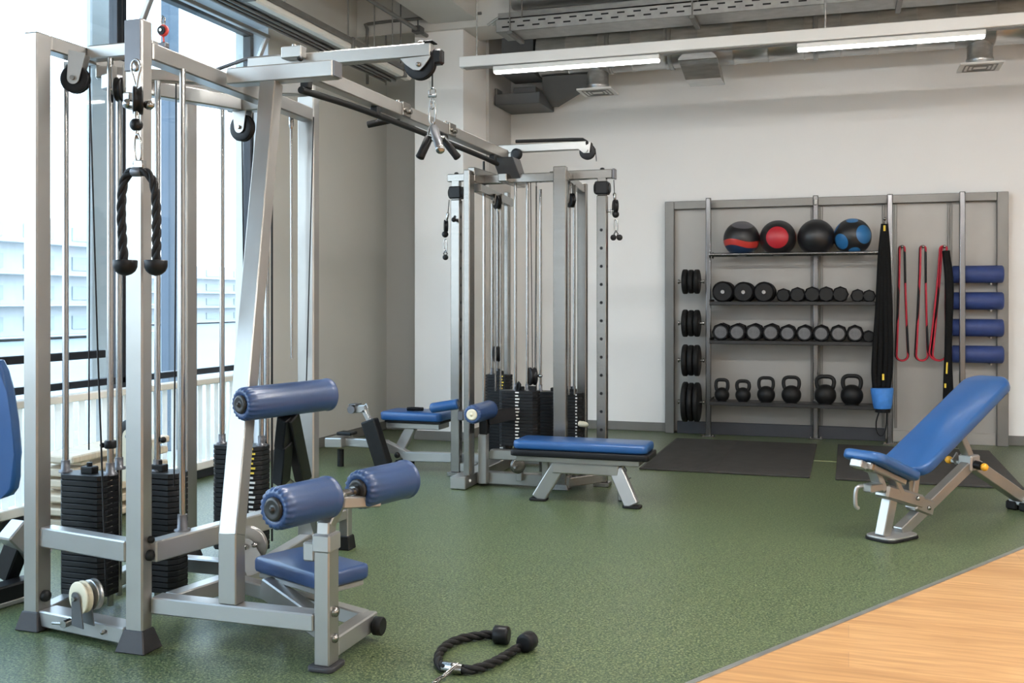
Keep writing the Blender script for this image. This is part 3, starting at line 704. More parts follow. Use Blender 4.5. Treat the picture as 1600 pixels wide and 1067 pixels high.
for i, (u, rp, vt) in enumerate(((1128, 11.5, 593), (1161, 12, 595), (1197, 13.8, 590), (1236.5, 15, 589), (1289.5, 16.6, 588), (1331, 17, 587))):
    c = PY(u, 620, 9.46); d = 9.46 / (CS + SN * (u - 800) / FPX); r = rp * d / FPX
    t = make_kettlebell(r, PY(u, vt, 9.46).z - zs4); t.location = (c.x, 9.46, zs4)
    tag(t, ['smallest black kettlebell, at the left end of the bottom shelf', 'small black kettlebell, second from the left on the bottom shelf', 'medium black kettlebell, third from the left on the bottom shelf', 'medium black kettlebell just left of the middle upright on the bottom shelf', 'large black kettlebell just right of the middle upright on the bottom shelf', 'largest black kettlebell at the right end of the bottom shelf'][i], 'kettlebell', 'kettlebells on the bottom shelf')
# weight discs on the left pegs
for i, (v, rp, k) in enumerate(((440, 19.5, 3), (505, 21.5, 3), (563, 25, 3), (628, 31.5, 3))):
    Y = 9.46; c = PY(1080, v, Y); d = Y / (CS + SN * 280 / FPX); r = rp * d / FPX
    if c.z - r < .03: r = c.z - .03
    mb = MB(); mb.cyl((c.x - .115, Y, c.z), (c.x + .115, Y, c.z), .012, 12); mb.cyl((c.x - .12, Y, c.z), (c.x - .108, Y, c.z), .022, 12); mb.cyl((c.x + .108, Y, c.z), (c.x + .12, Y, c.z), .018, 12)
    mb.bar((c.x - .100, Y, c.z), (c.x - .100, RY1 - .02, c.z), .014, .02); mb.build('disc_peg', M['chrome'], rack)
    wth = .054
    where = ['top', 'second', 'third', 'bottom'][i]
    for j in range(k):
        xx = c.x - wth * 1.5 + wth * j
        t = thing('weight_disc', '%s black disc on the %s peg at the left of the rack' % (['left', 'middle', 'right'][j], where), 'weight plate', (xx, Y, c.z), 'discs on the %s peg' % where)
        mb = MB(); R = r * (1, .96, .98)[j]
        mb.lathe((xx + .002, Y, c.z), (xx + wth - .002, Y, c.z), [(0, R * .80), (.004, R * .95), (.012, R), (wth - .016, R), (wth - .008, R * .95), (wth - .004, R * .80)], 36); mb.build('disc', M['rubber'], t)
        mb = MB(); mb.lathe((xx + .001, Y, c.z), (xx + wth - .001, Y, c.z), [(0, .026), (.002, .03), (wth - .004, .03), (wth - .002, .026)], 20); mb.build('hub', M['iron'], t)
# foam rollers cradled on the right
for i, v in enumerate((428.5, 470, 512, 553.5)):
    Y = 9.585; a = PY(1487, v, Y); b = PY(1568, v, Y); r = 13.6 * (Y / (CS + SN * 727 / FPX)) / FPX
    zc = (a.z + b.z) / 2
    t = thing('foam_roller', 'dark blue foam roller, %s of the four at the rack\'s right' % ['topmost', 'second from the top', 'third from the top', 'lowest'][i], 'roller', ((a.x + b.x) / 2, Y, zc), 'foam rollers at the right of the rack')
    mb = MB(); mb.lathe((a.x, Y, zc), (b.x, Y, zc), [(0, r * .5), (.001, r - .012), (.012, r), (b.x - a.x - .012, r), (b.x - a.x - .001, r - .012), (b.x - a.x, r * .5)], 32); mb.build('foam_body', M['roller'], t)
    mb = MB(); mb.cyl((a.x - .002, Y, zc), (a.x + .02, Y, zc), r * .36, 20); mb.cyl((b.x - .02, Y, zc), (b.x + .002, Y, zc), r * .36, 20); mb.build('core', M['black'], t)
    mb = MB()
    for xx in (a.x + .10, b.x - .10): mb.cyl((xx, RY1 - .02, zc - r - .009), (xx, Y - r * .5, zc - r - .009), .008, 8)
    mb.build('roller_peg', M['chrome'], rack)
# resistance bands on pegs
for i, u in enumerate((1409, 1441.5, 1474.5)):
    Y = 9.62; c = PY(u, 387, Y); zb_ = PY(u, 563, Y).z
    mb = MB(); mb.cyl((c.x, RY1 - .02, c.z - .005), (c.x, Y - .07, c.z + .006), .009, 10); mb.sphere((c.x, Y - .07, c.z + .006), .015, 12); mb.build('hook_peg', M['chrome'], rack)
    t = thing('resistance_band', ['red and black resistance band, left of the three hanging on pegs', 'red and black resistance band, middle of the three hanging on pegs', 'wide red and black resistance band, right of the three hanging on pegs'][i], 'band', (c.x, Y, zb_), 'resistance bands on the pegs')
    H = c.z - zb_
    wd = (.052, .052, .060)[i]; sk_ = (0, -.01, -.04)[i]
    def loop(o, wt, wb, dy, yoff):
        pts = []; zt_ = c.z + .012 - wt; zb2 = zb_ + wb
        for k in range(9): a = PI * k / 8; pts.append((c.x + o + wt * math.cos(a), Y - .03 + yoff, zt_ + wt * math.sin(a)))
        for k in range(1, 16):
            q = k / 16; pts.append((c.x + o + sk_ * q - (wt + (wb - wt) * q ** 1.6), Y - .03 + yoff + dy * math.sin(q * 9), zt_ + (zb2 - zt_) * q))
        for k in range(11): a = PI + PI * k / 10; pts.append((c.x + o + sk_ + wb * math.cos(a), Y - .03 + yoff, zb2 + wb * math.sin(a)))
        for k in range(15, 0, -1):
            q = k / 16; pts.append((c.x + o + sk_ * q + (wt + (wb - wt) * q ** 1.6), Y - .03 + yoff - dy * math.sin(q * 9), zt_ + (zb2 - zt_) * q))
        return pts
        pts = []
        for k in range(40):
            s = k / 40
            a = 2 * PI * s
            z = c.z + .012 - (H + .012) * (0.5 - 0.5 * math.cos(a)) ** .92
            w = (wt + (wb - wt) * min(1, max(0, (c.z - z) / H)) ** 1.3)
            x = w * (1 if math.sin(a) > 0 else -1) * abs(math.sin(a)) ** .22
            pts.append((c.x + sk_ * ((c.z - z) / H) + x + o, Y - .03 + yoff + dy * math.sin(a), z))
        return pts
    mb = MB(); mb.tube(loop(0, .022, wd, .012, 0), .009, 8, True, flat=(.016, .010)); mb.build('black_loop', M['black'], t)
    mb = MB(); mb.tube(loop(.002, .021, wd - .006, -.016, -.012), .007, 8, True, flat=(.010, .008)); mb.build('red_loop', M['band_red'], t)
    if i == 2:
        mb = MB(); mb.tube(loop(-.008, .028, wd + .012, .0, -.030), .007, 8, True, flat=(.016, .008)); mb.build('red_loop', M['band_red'], t)
# long black suspension straps
def strap(pts, a, b, mb): mb.tube(resample(pts, .03), .01, 8, flat=(a, b))
Y = 9.325
def sp(u, v, dy=0): return PY(u, v, Y + dy)
top_ = sp(1382, 346)
t = thing('suspension_strap', 'long black suspension straps with a bright blue cuff, hanging right of the shelves', 'strap', (top_.x, Y, sp(1380, 690).z))
mb = MB(); mb.cyl((top_.x, RY1 - .02, top_.z + .01), (top_.x, Y - .03, top_.z + .01), .009, 10); mb.sphere((top_.x, Y - .03, top_.z + .02), .016, 10); mb.build('strap_hook', M['chrome'], rack)
for us in ((1380, 1376, 1372, 1366, 1368), (1381.5, 1380, 1377, 1375, 1373), (1383, 1383, 1384, 1384, 1380), (1385, 1387, 1390, 1391, 1386)):
    mb = MB(); strap([sp(us[0] + (1382 - us[0]) * .5, 350), sp(us[1], 400, -.01), sp(us[2], 480, -.01), sp(us[3], 570, -.005), sp(us[4], 612)], .018, .024, mb); mb.build('strap_webbing', M['web'], t)
mb = MB(); a, b = sp(1378, 606), sp(1379, 638); mb.lathe(a, b, [(0, .088), (.01, .094), ((a - b).length - .03, .078), ((a - b).length, .070)], 24); mb.build('blue_cuff', M['strap_blue'], t)
mb = MB(); a, b = sp(1379, 635), sp(1379, 645); mb.lathe(a, b, [(0, .066), (.05, .062)], 20); strap([sp(1374, 642), sp(1369, 660), sp(1371, 677), sp(1379, 681), sp(1384, 668), sp(1386, 644)], .018, .006, mb); mb.build('lower_loop', M['black'], t)
mb = MB(); a, b = sp(1382, 352, -.02), sp(1382, 361, -.02); mb.bar(a, b, .018, .006, (0, 1, 0)); a, b = sp(1380, 584, -.035), sp(1380, 594, -.035); mb.bar(a, b, .018, .006, (0, 1, 0)); mb.build('yellow_tag', M['yellow'], t)
Y = 9.44
t = thing('suspension_strap', 'black straps with small yellow tags hanging behind the incline bench back', 'strap', (sp(1480, 400).x, Y, sp(1480, 680).z))
for us in ((1478, 1482, 1480, 1478, 1476), (1480, 1484, 1481, 1481, 1482), (1482, 1487, 1483, 1485, 1488)):
    mb = MB(); strap([sp(us[0] - 2, 392, .05), sp(us[1] - 1, 450), sp(us[2], 540), sp(us[3], 600), sp(us[4], 668)], .019, .022, mb); mb.build('strap_webbing', M['web'], t)
mb = MB(); a, b = sp(1480, 566, -.02), sp(1479, 584, -.02); mb.bar(a, b, .014, .006, (0, 1, 0)); a, b = sp(1477, 599, -.02), sp(1477, 606, -.02); mb.bar(a, b, .016, .006, (0, 1, 0)); mb.build('yellow_tag', M['yellow'], t)

mb = MB(); mb.box((-.262, 8.33, 0), (-.086, 8.365, .0012), 0); struct('trim_5', mb, M['seam'])
# rubber mats in front of the rack
for lab, xa, xb, ya, yb in (('ribbed black rubber mat in front of the left half of the rack', -1.475, -.26, 7.50, 9.23), ('black rubber mat under and behind the incline bench', -.088, 1.103, 7.48, 9.26)):
    mb = MB(); mb.box((xa, ya, 0.0005), (xb, yb, .016), .004)
    if xa < -1:
        y = ya + .03
        while y < yb - .03: mb.box((xa + .02, y, .0155), (xa + .55, y + .018, .0185), .0015); y += .036
    tag(mb.build('floor_mat', M['mat'], None, ((xa + xb) / 2, (ya + yb) / 2, 0)), lab, 'mat', 'rubber mats before the rack')

# ------------------------------------------------------------------ gym-machine pieces
def P(name, mb, m, parent): return mb.build(name, m, parent)
def tube_box(parent, name, lo, hi, m='silver', bev=.005):
    mb = MB(); mb.box(lo, hi, bev); return P(name, mb, M[m], parent)
def tube_bar(parent, name, p0, p1, w, h, m='silver', up=(0, 0, 1), bev=.005):
    mb = MB(); mb.bar(p0, p1, w, h, up, bev); return P(name, mb, M[m], parent)
def shoe(parent, x0, x1, y0, y1, h, fl, m='foot'):
    mb = MB(); lo = [(x0 - fl, y0 - fl, .001), (x1 + fl, y0 - fl, .001), (x1 + fl, y1 + fl, .001), (x0 - fl, y1 + fl, .001)]
    e = .004; hi = [(x0 - e, y0 - e, h), (x1 + e, y0 - e, h), (x1 + e, y1 + e, h), (x0 - e, y1 + e, h)]
    fs = mb._add(lo + hi, [(3, 2, 1, 0), (4, 5, 6, 7), (0, 1, 5, 4), (1, 2, 6, 5), (2, 3, 7, 6), (3, 0, 4, 7)])
    r = bmesh.ops.bevel(mb.bm, geom=list({e_ for f in fs for e_ in f.edges}), offset=.004, segments=1, affect='EDGES', profile=.5)
    return P('rubber_foot', mb, M[m], parent)
def rod(parent, x, y, z0, z1, r=.0125, name='guide_rod', m='chrome'):
    mb = MB(); mb.cyl((x, y, z0), (x, y, z1), r, 16); o = P(name, mb, M[m], parent); return o
def bolt(parent, c, ax, r=.012, L=.012, m='chrome', name='bolt'):
    c = V(c); ax = V(ax).normalized(); mb = MB(); mb.lathe(c, c + ax * L, [(0, r), (L * .5, r), (L * .8, r * .8), (L, r * .3)], 12); return P(name, mb, M[m], parent)
def pulley(parent, c, ax, r, th=.03, m='black', plates=None, side='silver', name='pulley'):
    # grooved wheel with a cheek plate on each side running up (or down) to 'plates'
    c = V(c); ax = V(ax).normalized(); mb = MB()
    mb.lathe(c - ax * th / 2, c + ax * th / 2, [(0, r * .55), (.001, r * .93), (th * .10, r), (th * .26, r), (th * .5, r * .84), (th * .74, r), (th * .90, r), (th - .001, r * .93), (th, r * .55)], 36)
    w = P(name, mb, M[m], parent)
    if plates is not None:
        q = V(plates); dr = (q - c).normalized(); sd = dr.cross(ax).normalized(); L = (q - c).length
        mb = MB()
        for s in (-1, 1):
            b = c + ax * s * (th / 2 + .004); wv = r * .42
            pts = [b + sd * wv * math.cos(a) - dr * wv * math.sin(a) for a in [PI * k / 8 for k in range(9)]] + [b - sd * r * .6 + dr * L, b + sd * r * .6 + dr * L]
            mb.prism(pts, ax * s * .005)
        P('cheek_plate', mb, M[side], w)
        mb = MB(); mb.cyl(c - ax * (th / 2 + .02), c + ax * (th / 2 + .02), .009, 10); P('axle', mb, M['chrome'], w)
    return w
def cable(parent, pts, r=.003, m='black', name='cable'):
    mb = MB(); mb.tube(pts, r, 6); return P(name, mb, M[m], parent)
def stack(parent, x0, x1, y0, y1, z0, n, pitch, rods, ztop, marks=None, mcol='yellow', gap=.0028, rr=.0125, stem=.04):
    ch = min(.028, (y1 - y0) * .24)
    def outline(z, g=0):
        return [(x0 + ch, y0 + g, z), (x1 - ch, y0 + g, z), (x1 - g, y0 + ch, z), (x1 - g, y1 - ch, z), (x1 - ch, y1 - g, z), (x0 + ch, y1 - g, z), (x0 + g, y1 - ch, z), (x0 + g, y0 + ch, z)]
    mb = MB(); mb.prism(outline(z0), (0, 0, pitch - gap), .002)
    mb.mi = 0
    first = P('weight_plate', mb, M['plate'], parent)
    for k in range(1, n):
        c = first.copy(); COL.objects.link(c); c.parent = parent; c.location = (0, 0, pitch * k)
    zt = z0 + pitch * n
    yc = (y0 + y1) / 2
    for x in rods:
        rod(parent, x, yc, max(.03, z0 - .10), ztop, rr)
        mb = MB(); mb.lathe((x, yc, zt - .006), (x, yc, zt + .05), [(0, rr * 2.1), (.010, rr * 2.1), (.012, rr * 1.4), (.05, rr * 1.35)], 16); P('rod_bushing', mb, M['gun'], parent)
    if marks:
        mx0, wdt = marks
        mb = MB()
        for k in range(n):
            z = z0 + pitch * k + pitch * .25
            if mcol == 'yellow' and k < n - 6: mb.mi = 1
            else: mb.mi = 0
            mb.box((mx0, y0 - .002, z), (mx0 + wdt * (.7 + .3 * ((k * 7) % 3) / 2), y0 + .004, z + pitch * .42), 0)
        P('weight_mark', mb, [M['yellow'] if mcol == 'yellow' else M['white_mark'], M['white_mark']], parent)
    # selector stem
    xm = (x0 + x1) / 2
    mb = MB(); mb.cyl((xm, yc, zt - .01), (xm, yc, zt + stem), .011, 12); mb.box((xm - .03, yc - .02, zt - .004), (xm + .03, yc + .02, zt + .025), .004); P('selector_stem', mb, M['iron'], parent)
    return zt
def roller_pad(parent, p0, p1, r, m='blue', puck='vinyl_black', name='roller_pad', capr=.56):
    # upholstered roller with gathered ends and a round end button
    p0, p1 = V(p0), V(p1); ax = (p1 - p0).normalized(); L = (p1 - p0).length
    prof = [(.010, r * .45), (.004, r * .60), (.001, r * .74), (.005, r * .88), (.018, r * .975), (.040, r), (L * .5, r), (L - .03, r), (L - .020, r * 1.0), (L - .015, r * 1.04), (L - .008, r * 1.03), (L - .005, r * .97), (L - .002, r * .86), (L, r * .70), (L - .006, r * .45)]
    def md(i, a):
        return 1 + (.055 * math.cos(20 * a) if 1 <= i <= 3 else .028 * math.cos(20 * a) if i == 4 else 0)
    mb = MB(); mb.lathe(p0, p1, prof, 88, md); b = P(name, mb, M[m], parent)
    for q, s in ((p0, -1), (p1, 1)):
        mb = MB(); a = q + ax * s * -.012
        mb.lathe(a, a + ax * s * .02, [(0, r * capr), (.012, r * capr), (.017, r * capr * .92), (.0185, r * capr * .7), (.015, r * capr * .45), (.016, r * .12), (.022, r * .11), (.024, r * .05)], 28); P('end_cap', mb, M[puck], b)
    return b

# ------------------------------------------------------------------ near cable machine
m1 = thing('cable_machine', 'big silver multi-station cable machine in the left foreground by the windows', 'exercise machine', (-2.45, 3.6, 0))
mb = MB(); mb.box((-2.985, 3.12, .06), (-2.918, 3.195, 2.272), .006); a_ = P('upright', mb, M['silver'], m1); shoe(a_, -2.985, -2.918, 3.12, 3.195, .072, .022)
mb = MB(); mb.box((-2.454, 3.04, .06), (-2.380, 3.098, 2.253), .006); b_ = P('upright', mb, M['silver'], m1); shoe(b_, -2.454, -2.380, 3.04, 3.098, .078, .026)
mb = MB(); mb.box((-2.451, 3.033, 2.067), (-2.383, 3.0395, 2.250), .002); P('cover_plate', mb, M['gun'], b_)
mb = MB(); mb.box((-2.545, 4.40, .02), (-2.456, 4.46, 2.245), .006); c_ = P('upright', mb, M['silver'], m1); shoe(c_, -2.545, -2.456, 4.40, 4.46, .05, .015)
mb = MB(); mb.box((-3.09, 4.20, .02), (-3.03, 4.285, 2.262), .006); d_ = P('upright', mb, M['silver'], m1); shoe(d_, -3.09, -3.03, 4.2, 4.285, .06, .02)
mb = MB(); mb.bar((-2.062, 3.115, .189), (-2.062, 3.115, .44), .072, .062, (0, 1, 0)); mb.bar((-2.060, 3.113, .425), (-2.19, 3.585, 2.12), .072, .062, (0, 1, 0)); P('leaning_upright', mb, M['silver'], m1)
# top frame
tube_box(m1, 'top_beam', (-2.985, 3.196, 2.214), (-2.918, 3.445, 2.272))
tube_box(m1, 'top_beam', (-2.917, 3.383, 2.222), (-2.60, 3.443, 2.278))
tube_bar(m1, 'top_beam', (-2.4125, 3.10, 2.150), (-2.49, 4.399, 2.150), .066, .064)
tube_box(m1, 'arm_beam', (-2.378, 3.55, 2.120), (-1.900, 3.622, 2.186))
mb = MB(); mb.box((-1.899, 3.553, 2.123), (-1.893, 3.619, 2.183), .001); P('end_plug', mb, M['gun'], m1)
tube_bar(m1, 'top_beam', (-2.88, 3.445, 2.145), (-2.640, 4.035, 2.145), .062, .064)
tube_box(m1, 'top_beam', (-2.70, 4.035, 2.113), (-2.455, 4.095, 2.178))
q0, q1 = PZ(150, 110, 2.2), PZ(222, 126, 2.2)
tube_bar(m1, 'top_beam', (q0.x, q0.y, 2.19), (-2.45, 3.80, 2.19), .05, .05)
tube_bar(m1, 'top_beam', (-3.09, 4.25, 2.29), (-2.47, 4.43, 2.276), .06, .055)
tube_box(m1, 'top_beam', (-2.985, 3.446, 2.214), (-2.925, 4.22, 2.268))
# lower frame
tube_bar(m1, 'middle_rail', (-2.917, 3.165, .352), (-2.454, 3.075, .352), .06, .075, 'silver_light')
tube_bar(m1, 'middle_rail', (-2.38, 3.085, .352), (-2.225, 3.955, .352), .06, .075, 'silver_light')
tube_bar(m1, 'base_beam', (-2.917, 3.17, .045), (-2.455, 3.085, .050), .085, .060, 'silver_light')
tube_box(m1, 'base_beam', (-2.378, 3.08, .128), (-1.722, 3.15, .188), 'silver_light')
tube_bar(m1, 'base_beam', (-2.345, 3.152, .155), (-2.235, 3.80, .155), .062, .062, 'silver_light')
tube_box(m1, 'base_beam', (-2.95, 3.69, .10), (-2.275, 3.75, .16), 'silver_light')
tube_bar(m1, 'base_beam', (-2.50, 4.398, .09), (-2.36, 3.75, .12), .06, .06, 'silver_light')
tube_bar(m1, 'base_beam', (-2.95, 3.20, .045), (-3.06, 4.2, .06), .06, .06, 'silver_light')
tube_bar(m1, 'base_beam', (-2.27, 3.45, .155), (-1.70, 3.44, .070), .055, .055, 'silver_light')
bolt(m1, (-2.379, 3.075, .340), (1, 0, 0), .020, .022, 'iron'); bolt(m1, (-2.379, 3.08, .395), (1, 0, 0), .013, .018, 'iron')
bolt(m1, (-2.917, 3.155, .125), (1, 0, 0), .022, .025, 'iron'); bolt(m1, (-2.75, 3.092, .052), (-.2, -1, 0), .010, .014); bolt(m1, (-2.56, 3.056, .052), (-.2, -1, 0), .008, .012)
mb = MB(); mb.bar((-2.80, 3.07, .058), (-2.74, 3.055, .066), .016, .010); mb.cyl((-2.735, 3.05, .064), (-2.735, 3.085, .064), .014, 12); P('lever_clip', mb, M['chrome'], m1)
# guide rod standing on the rail
rod(m1, -2.372, 3.26, .389, 2.118, .0115); mb = MB(); mb.lathe((-2.372, 3.26, .389), (-2.372, 3.26, .45), [(0, .030), (.006, .030), (.008, .019), (.061, .018)], 20); P('rod_socket', mb, M['gun'], m1)
# weight stacks
def rx(u, Y): return PY(u, 600, Y).x
zt1 = stack(m1, -3.03 + .004, -2.797, 3.335, 3.455, .075, 21, .0230, (rx(102.5, 3.395), rx(172.5, 3.395)), 2.222)
zt2 = stack(m1, -2.788, -2.562, 3.465, 3.585, .075, 21, .0230, (rx(186, 3.525), rx(246, 3.525)), 2.15)
zt3 = stack(m1, -2.935, -2.665, 4.25, 4.375, .05, 22, .0230, (rx(346.5, 4.31), rx(408, 4.31)), 2.262, (rx(389, 4.25), .032))
mb = MB(); c = V((rx(172.5, 3.395), 3.395, PY(172, 694, 3.395).z)); mb.lathe(c - Z1 * .016, c + Z1 * .016, [(0, .02), (.004, .024), (.028, .024), (.032, .02)], 16); mb.sphere(c + V((-.03, -.01, -.004)), .011, 12); P('rod_clamp', mb, M['black'], m1)
mb = MB(); c = V((rx(246, 3.525), 3.525, PY(250, 687, 3.525).z)); mb.sphere(c + V((.028, 0, 0)), .013, 14); mb.cyl(c, c + V((.03, 0, 0)), .006, 8); P('selector_knob', mb, M['black'], m1)
# pulleys and cables
pc = PD(118, 124, 4.0); pulley(m1, pc, (-.35, 1, 0), .055, .034, plates=(pc.x + .02, pc.y, 2.216))
pc = PD(187, 140, 4.1); pulley(m1, pc, (1, .4, 0), .048, .03, plates=(pc.x, pc.y, 2.19))
pc = V((-2.632, 4.062, 2.04)); pulley(m1, pc, (.1, 1, 0), .062, .034, plates=(pc.x, pc.y, 2.114))
cable(m1, [(pc.x, pc.y - .004, pc.z - .06), ((-2.935 - 2.665) / 2 + .03, 4.30, zt3 + .1)])
pc = PD(127, 933, 3.70); pulley(m1, pc, (.28, .96, 0), .058, .030, 'cream', plates=(pc.x, pc.y + .01, .074), side='gun')
pulley(m1, pc + V((.0126, .0432, 0)), (.28, .96, 0), .056, .028, 'galv')
cable(m1, [PD(140, 132, 3.98), PD(144, 260, 3.95), PD(152, 530, 3.9), PD(159, 720, 3.85), PD(166, 930, 3.80)], .0035)
cable(m1, [(-2.915, 3.40, 2.2), (-2.915, 3.395, zt1 + .09)], .003)
cable(m1, [PD(275, 130, 3.9), PD(275, 300, 3.9), PD(272, 760, 3.9)], .003)
cable(m1, [(-2.40, 4.30, 2.118), (-2.44, 4.3, .8)], .003)
mb = MB(); mb.cyl(PD(455, 200, 4.9), PD(456, 560, 4.9), .006, 8); mb.lathe(PD(455, 176, 4.9), PD(455, 202, 4.9), [(0, .004), (.02, .012), (.06, .012), (.079, .006)], 10); mb.cyl(PD(455, 160, 4.9), PD(455, 178, 4.9), .003, 6); P('cable_end', mb, M['chrome'], m1)
rod(m1, rx(417, 4.42), 4.42, .1, 2.25, .011); rod(m1, rx(425, 4.30), 4.30, .1, 2.25, .005, 'cable_run', 'black')
pc = PD(207, 680, 4.55); pulley(m1, pc, (0, 1, 0), .073, .04, 'black', plates=(pc.x, pc.y, pc.z - .2), side='cream')
mb = MB(); a = PD(238, 690, 4.2); b = PD(243, 770, 4.2); mb.prism([(a.x - .03, a.y, b.z), (b.x - .005, a.y, b.z), (b.x + .004, a.y, (a.z + b.z) / 2), (a.x, a.y, a.z)], (0, .03, 0), .004); P('cable_guard', mb, M['cream'], m1)
# bracket and low pulley behind the leaning upright
pc = PD(388, 852, 4.05); pulley(m1, pc, (-.3, 1, 0), .075, .03, 'silver', plates=(pc.x + .05, pc.y, .186))
bolt(m1, pc + V((0, -.03, .0)), (-.3, -1, 0), .014, .02); bolt(m1, pc + V((.045, -.02, .01)), (-.3, -1, 0), .010, .018)
# swivel pulley on the front post, with its cable stop
F = 2.985
pulley(m1, PY(215.5, 157, F), (.785, .62, 0), .049, .036)
for u, v in ((200, 162), (233, 164)):
    mb = MB(); mb.sphere(PY(u, v, F + .01), .0175, 16, (1.15, 1, 1)); P('pulley_bolt', mb, M['chrome'], m1)
mb = MB(); mb.bar(PY(200, 162, F + .01), PY(233, 164, F + .01), .02, .02); mb.box((-2.432, 3.0, 1.93), (-2.402, 3.04, 1.985), .004); P('pulley_bracket', mb, M['silver'], m1)
mb = MB(); mb.tube(resample([PY(213.5, 137, F), PY(209, 120, F), PY(205, 106, F), PY(207, 97, F), PY(212.5, 93, F), PY(218, 97, F), PY(219.5, 106, F), PY(216, 120, F), PY(213.5, 137, F)], .006), .0042, 8); mb.sphere(PY(212, 104, F), .017, 14, (.8, .4, 1.1)); P('cable_loop', mb, M['chrome'], m1)
F = 2.965
mb = MB(); mb.lathe(PY(213.5, 174, F), PY(213.5, 188, F), [(0, .008), (.004, .010), (.03, .010)], 12); P('cable_sleeve', mb, M['chrome'], m1)
mb = MB(); mb.sphere(PY(213, 195, F), .0225, 20); P('stop_ball', mb, M['black'], m1)
mb = MB(); mb.lathe(PY(213.5, 203, F), PY(214, 217, F), [(0, .007), (.02, .007), (.031, .010)], 12); P('cable_sleeve', mb, M['chrome'], m1)
# red and black round clip on the beam
c = PX(254, 48, -2.41)
mb = MB(); mb.lathe(c - Y1 * .006 + X1 * .003, c + Y1 * .006 + X1 * .003, [(0, .018), (.002, .022), (.010, .022), (.012, .018)], 24); mb.bar(c + V((.003, 0, -.02)), c + V((.006, 0, -.05)), .008, .008); k_ = P('hook_ring', mb, M['red'], m1)
mb = MB(); mb.cyl(c - Y1 * .010, c + Y1 * .004, .0165, 24); P('ring_face', mb, M['black'], k_)
mb = MB(); mb.cyl(c - Y1 * .014, c - Y1 * .010, .006, 12); mb.tube([c + V((0, 0, .018)), c + V((-.006, 0, .035)), c + V((0, 0, .055)), c + V((.01, 0, .045)), c + V((.006, 0, .02))], .004, 6); P('ring_rivet', mb, M['chrome'], k_)
mb = MB(); mb.box((c.x - .012, c.y - .012, 2.1825), (c.x + .022, c.y + .012, c.z - .045), .003); P('clip_block', mb, M['gun'], m1)
# upper lat arm with its end pulley
AY = 3.80
a0, a1 = PY(405, 108, AY), PY(672, 77, AY)
zb0 = 2.232; zt0 = 2.289
tube_box(m1, 'lat_arm', (a0.x - .06, AY, zb0), (a1.x, AY + .05, zt0))
tube_box(m1, 'arm_saddle', (-2.475, AY - .004, 2.183), (-2.39, AY + .056, 2.231), 'silver')
pc = PY(657, 99, AY + .02); pulley(m1, pc, (.05, 1, 0), .068, .030)
mb = MB(); f0 = AY - .012
mb.prism([PY(625, 92, f0), PY(672, 86, f0), PY(670, 92, f0), PY(662, 103, f0), PY(655, 110, f0), PY(645, 109, f0), PY(634, 101, f0)], (0, .006, 0), .001); mb.prism([PY(625, 92, f0 + .07), PY(672, 86, f0 + .07), PY(670, 92, f0 + .07), PY(662, 103, f0 + .07), PY(655, 110, f0 + .07), PY(645, 109, f0 + .07), PY(634, 101, f0 + .07)], (0, .006, 0), .001); P('cheek_plate', mb, M['silver'], m1)
bolt(m1, PY(654, 101, f0), (0, -1, 0), .010, .014)
mb = MB(); mb.box((a1.x + .004, AY + .004, 2.20), (a1.x + .046, AY + .046, 2.262), .008); mb.box((a1.x - .03, AY - .004, 2.289), (a1.x + .01, AY + .054, 2.295), .002); P('pulley_guard', mb, M['black'], m1)
bolt(m1, (a1.x - .05, AY + .025, zt0), (0, 0, 1), .016, .014)
cable(m1, [PY(330, 112, AY + .02), PY(385, 92, AY + .02), PY(447, 87, AY + .02)], .008, 'gun')
mb = MB(); p_ = PY(459, 88, AY - .03); mb.box((p_.x - .05, AY - .05, zt0 - .03), (p_.x + .045, AY - .002, zt0 + .02), .004); mb.cyl((p_.x, AY - .025, zt0 + .02), (p_.x, AY - .025, zt0 + .03), .010, 10); P('cable_anchor', mb, M['silver'], m1)
bolt(m1, PY(470, 92, AY - .05), (0, -1, 0), .011, .02, 'iron')
for zz in (1.2,): pass
cx_ = PY(675.5, 110, AY + .03)
cable(m1, [(cx_.x, AY + .03, pc.z - .01), (cx_.x, AY + .03, PY(675, 137, AY).z)], .0035)
# seat station: thigh rollers, post, seat
mid = V((-1.663, 3.19, .583)); ax = V((math.sin(math.radians(15)), math.cos(math.radians(15)), 0))
roller_pad(m1, mid - ax * .33, mid - ax * .07, .070); roller_pad(m1, mid + ax * .07, mid + ax * .345, .070)
mb = MB(); mb.cyl(mid - ax * .32, mid + ax * .33, .013, 16); mb.cyl(mid - ax * .07, mid - ax * .04, .019, 16); mb.cyl(mid + ax * .045, mid + ax * .07, .019, 16); P('roller_bar', mb, M['chrome'], m1)
tube_box(m1, 'seat_post', (-1.719, 3.08, .016), (-1.661, 3.153, .455))
mb = MB(); mb.bar((-1.692, 3.118, .45), (-1.692, 3.122, .50), .046, .056, (0, 1, 0)); mb.bar((-1.692, 3.12, .485), (-1.668, 3.185, .585), .046, .05, (0, 1, 0)); P('post_insert', mb, M['silver'], m1)
tube_bar(m1, 'roller_arm', (-1.668, 3.17, .555), (-1.60, 3.33, .535), .045, .04)
mb = MB(); mb.box((-1.724, 3.074, .40), (-1.656, 3.159, .462), .006); mb.box((-1.765, 3.085, .365), (-1.7195, 3.135, .43), .006); P('height_collar', mb, M['silver_light'], m1)
mb = MB(); mb.pad(V((-1.69, 3.1165, .009)), X1, Y1, Z1, .048, .056, .0085, .02, .004); P('post_foot', mb, M['foot'], m1)
bolt(m1, (-1.6608, 3.115, .195), (1, 0, 0), .019, .018); bolt(m1, (-1.6608, 3.115, .105), (1, 0, 0), .016, .016)
tube_box(m1, 'base_beam', (-1.722, 3.154, .030), (-1.662, 3.46, .098), 'silver_light')
